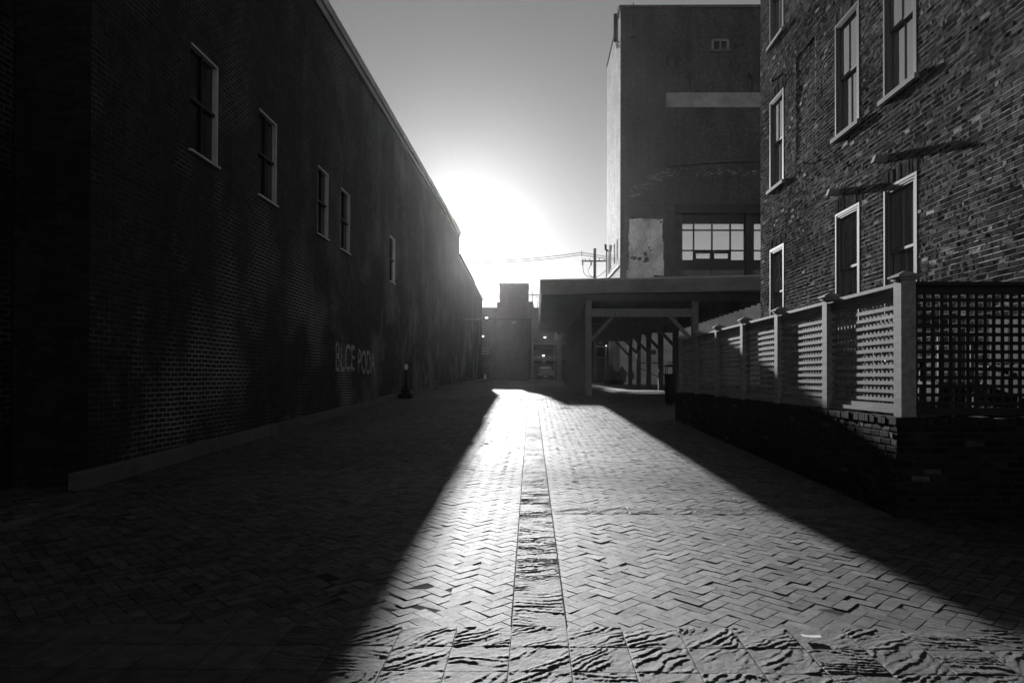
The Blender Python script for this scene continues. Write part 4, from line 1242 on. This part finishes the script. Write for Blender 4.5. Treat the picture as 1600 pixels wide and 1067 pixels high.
# ------------------------------------------------------------------ utility pole, lines, cable
Y = 60.0
ux = xat(929, Y)
U_ = thing('utility_pole', 'wooden utility pole with one crossarm rising behind the pavilion roof', 'utility pole', (ux, Y, zf(Y)))
mb = MB(); mb.tube([(ux, Y, zf(Y)), (ux, Y, zat(387, Y))], [.17, .12], 12); mb.build('pole', M['dark_timber'], U_)
mb = MB(); mb.box(xat(908, Y), xat(946, Y), Y - .20, Y - .125, zat(408.5, Y), zat(406.3, Y)); ca_ = mb.build('crossarm', M['dark_timber'], U_)
mb = MB()
for px in (910, 914, 921, 936, 944): mb.lathe((xat(px, Y), Y - .16, zat(406.3, Y)), [(.03, 0), (.05, .03), (.03, .08), (.05, .10), (.02, .16)], 8)
for px in (910, 923): mb.lathe((xat(px, Y), Y - .16, zat(414, Y)), [(.05, 0), (.07, .1), (.06, .29)], 8)
mb.build('insulators', M['steel'], ca_)
mb = MB()
mb.tube([(xat(910, Y), Y - .2, zat(413, Y)), (xat(911, Y), Y - .2, zat(425, Y)), (xat(916, Y), Y - .2, zat(431, Y)), (xat(927, Y), Y - .2, zat(433, Y))], .025, 6)
mb.tube([(xat(923, Y), Y - .2, zat(413, Y)), (xat(918, Y), Y - .2, zat(422, Y)), (xat(920, Y), Y - .2, zat(429, Y)), (xat(927, Y), Y - .2, zat(433, Y))], .025, 6)
mb.tube([(xat(930, Y), Y - .2, zat(433, Y)), (xat(938, Y), Y - .2, zat(429, Y)), (xat(947, Y), Y - .2, zat(421, Y))], .025, 6)
mb.build('jumper_wires', M['black_metal'], U_)
mb = MB(); mb.tube([(xat(908.5, Y), Y - .1, zat(400, Y)), (xat(908.5, Y), Y - .1, zat(391, Y))], .03, 6); mb.build('spacer', M['steel'], U_)
lines = [((908.5, 394.0), 'upper overhead power line running from the utility pole towards the sun', 402.5), ((908.5, 397.5), 'lower overhead power line running from the utility pole towards the sun', 405.5)]
for (p, lab, yl) in lines:
    mb = MB(); P = []
    a = Vector((6.55, 64, zat(p[1], 62))); b = Vector((xat(p[0], Y), Y - .1, zat(p[1], Y))); c = Vector((xat(700, 66), 66, zat(yl + 4, 66)))
    P = [a, b] + [b.lerp(c, t) - Vector((0, 0, 1.1 * t * (1 - t))) for t in (.12, .25, .4, .55, .7, .85, 1)]
    mb.tube([tuple(q) for q in P], .032, 6)
    tag(mb.build('power_line', M['black_metal'], origin=tuple(b)), lab, 'power line', 'power lines')
mb = MB()
P = [Vector((LX - .1, 50.0, zat(497.6, 50))).lerp(Vector((2.3, 47.2, 4.93)), t) for t in np.linspace(0, 1, 9)]
A_, B_ = Vector((LX - .1, 50.0, zat(497.8, 50))), Vector((.35, 50.0, zat(495.8, 50)))
mb.tube([tuple(A_.lerp(B_, t) - Vector((0, 0, .12 * t * (1 - t)))) for t in np.linspace(0, 1, 9)], .035, 8)
tag(mb.build('overhead_cable', M['black_metal'], origin=tuple(A_)), 'thin dark cable strung across the alley from the left wall to the pavilion roof', 'cable')

# ------------------------------------------------------------------ litter on the paving
def scrap(name, x, y, w, l, rot, curl, m, lab, cat, seed):
    r = random.Random(seed); n = 6
    mb = MB(); V = []
    c, s = math.cos(rot), math.sin(rot)
    z0 = zf(y) + .016
    for j in range(n + 1):
        for i in range(n + 1):
            u, v = (i / n - .5) * w, (j / n - .5) * l
            z = z0 + curl * .6 * (abs(i / n - .45) ** 1.6) + curl * .28 * (1 - j / n) ** 1.5 + r.uniform(0, .0015)
            V.append((x + u * c - v * s, y + u * s + v * c, z + .027 * (u * s + v * c)))
    k = len(V); T_ = [(a, b, z - .0012) for a, b, z in V]
    q = lambda i, j: j * (n + 1) + i
    F_ = [(q(i, j), q(i + 1, j), q(i + 1, j + 1), q(i, j + 1)) for j in range(n) for i in range(n)]
    F_ += [tuple(k + t for t in reversed(f)) for f in F_]
    mb.raw(V + T_, F_)
    tag(mb.build(name, m, origin=(x, y, zf(y)), smooth=True), lab, cat)
def gx(px, py):
    Yd = 1707 / (py - 559.0); return xat(px, Yd), Yd
x, y = gx(1265, 993); scrap('paper_scrap', x, y, .105, .045, -.15, .02, M['paper'], 'crumpled white paper scrap lying on the slate tiles at lower right', 'litter', 1)
x, y = gx(1130, 851); scrap('paper_shred', x, y, .03, .02, .5, .008, M['paper'], 'small white shred on the brick paving between the slate cross band and the paper scrap', 'litter', 2)
x, y = gx(1145, 778); scrap('paper_shred', x, y, .035, .025, .9, .008, M['paper'], 'small white shred on the brick paving just beyond the slate cross band', 'litter', 3)
x, y = gx(884, 636); scrap('dry_leaf', x, y, .35, .2, .2, .05, M['leaf'], 'curled dark leaf litter far up the sunlit paving before the pavilion', 'leaf', 4)

# ------------------------------------------------------------------ air
HAZE = 0.00012  # added haze, standing in for lens glow around the sun
if HAZE:
    hm = bpy.data.materials.new('air'); hm.use_nodes = True
    nt = hm.node_tree; nt.nodes.clear()
    out = nt.nodes.new('ShaderNodeOutputMaterial')
    pv = nt.nodes.new('ShaderNodeVolumePrincipled')
    pv.inputs['Color'].default_value = (.9, .9, .9, 1)
    pv.inputs['Density'].default_value = HAZE
    pv.inputs['Anisotropy'].default_value = 0.88
    nt.links.new(pv.outputs['Volume'], out.inputs['Volume'])
    mb = MB(); mb.box(-420, 420, -310, 920, -12.2, 36)
    tag(mb.build('haze', hm), 'thin even haze added to make the glow around the sun', kind='stuff')
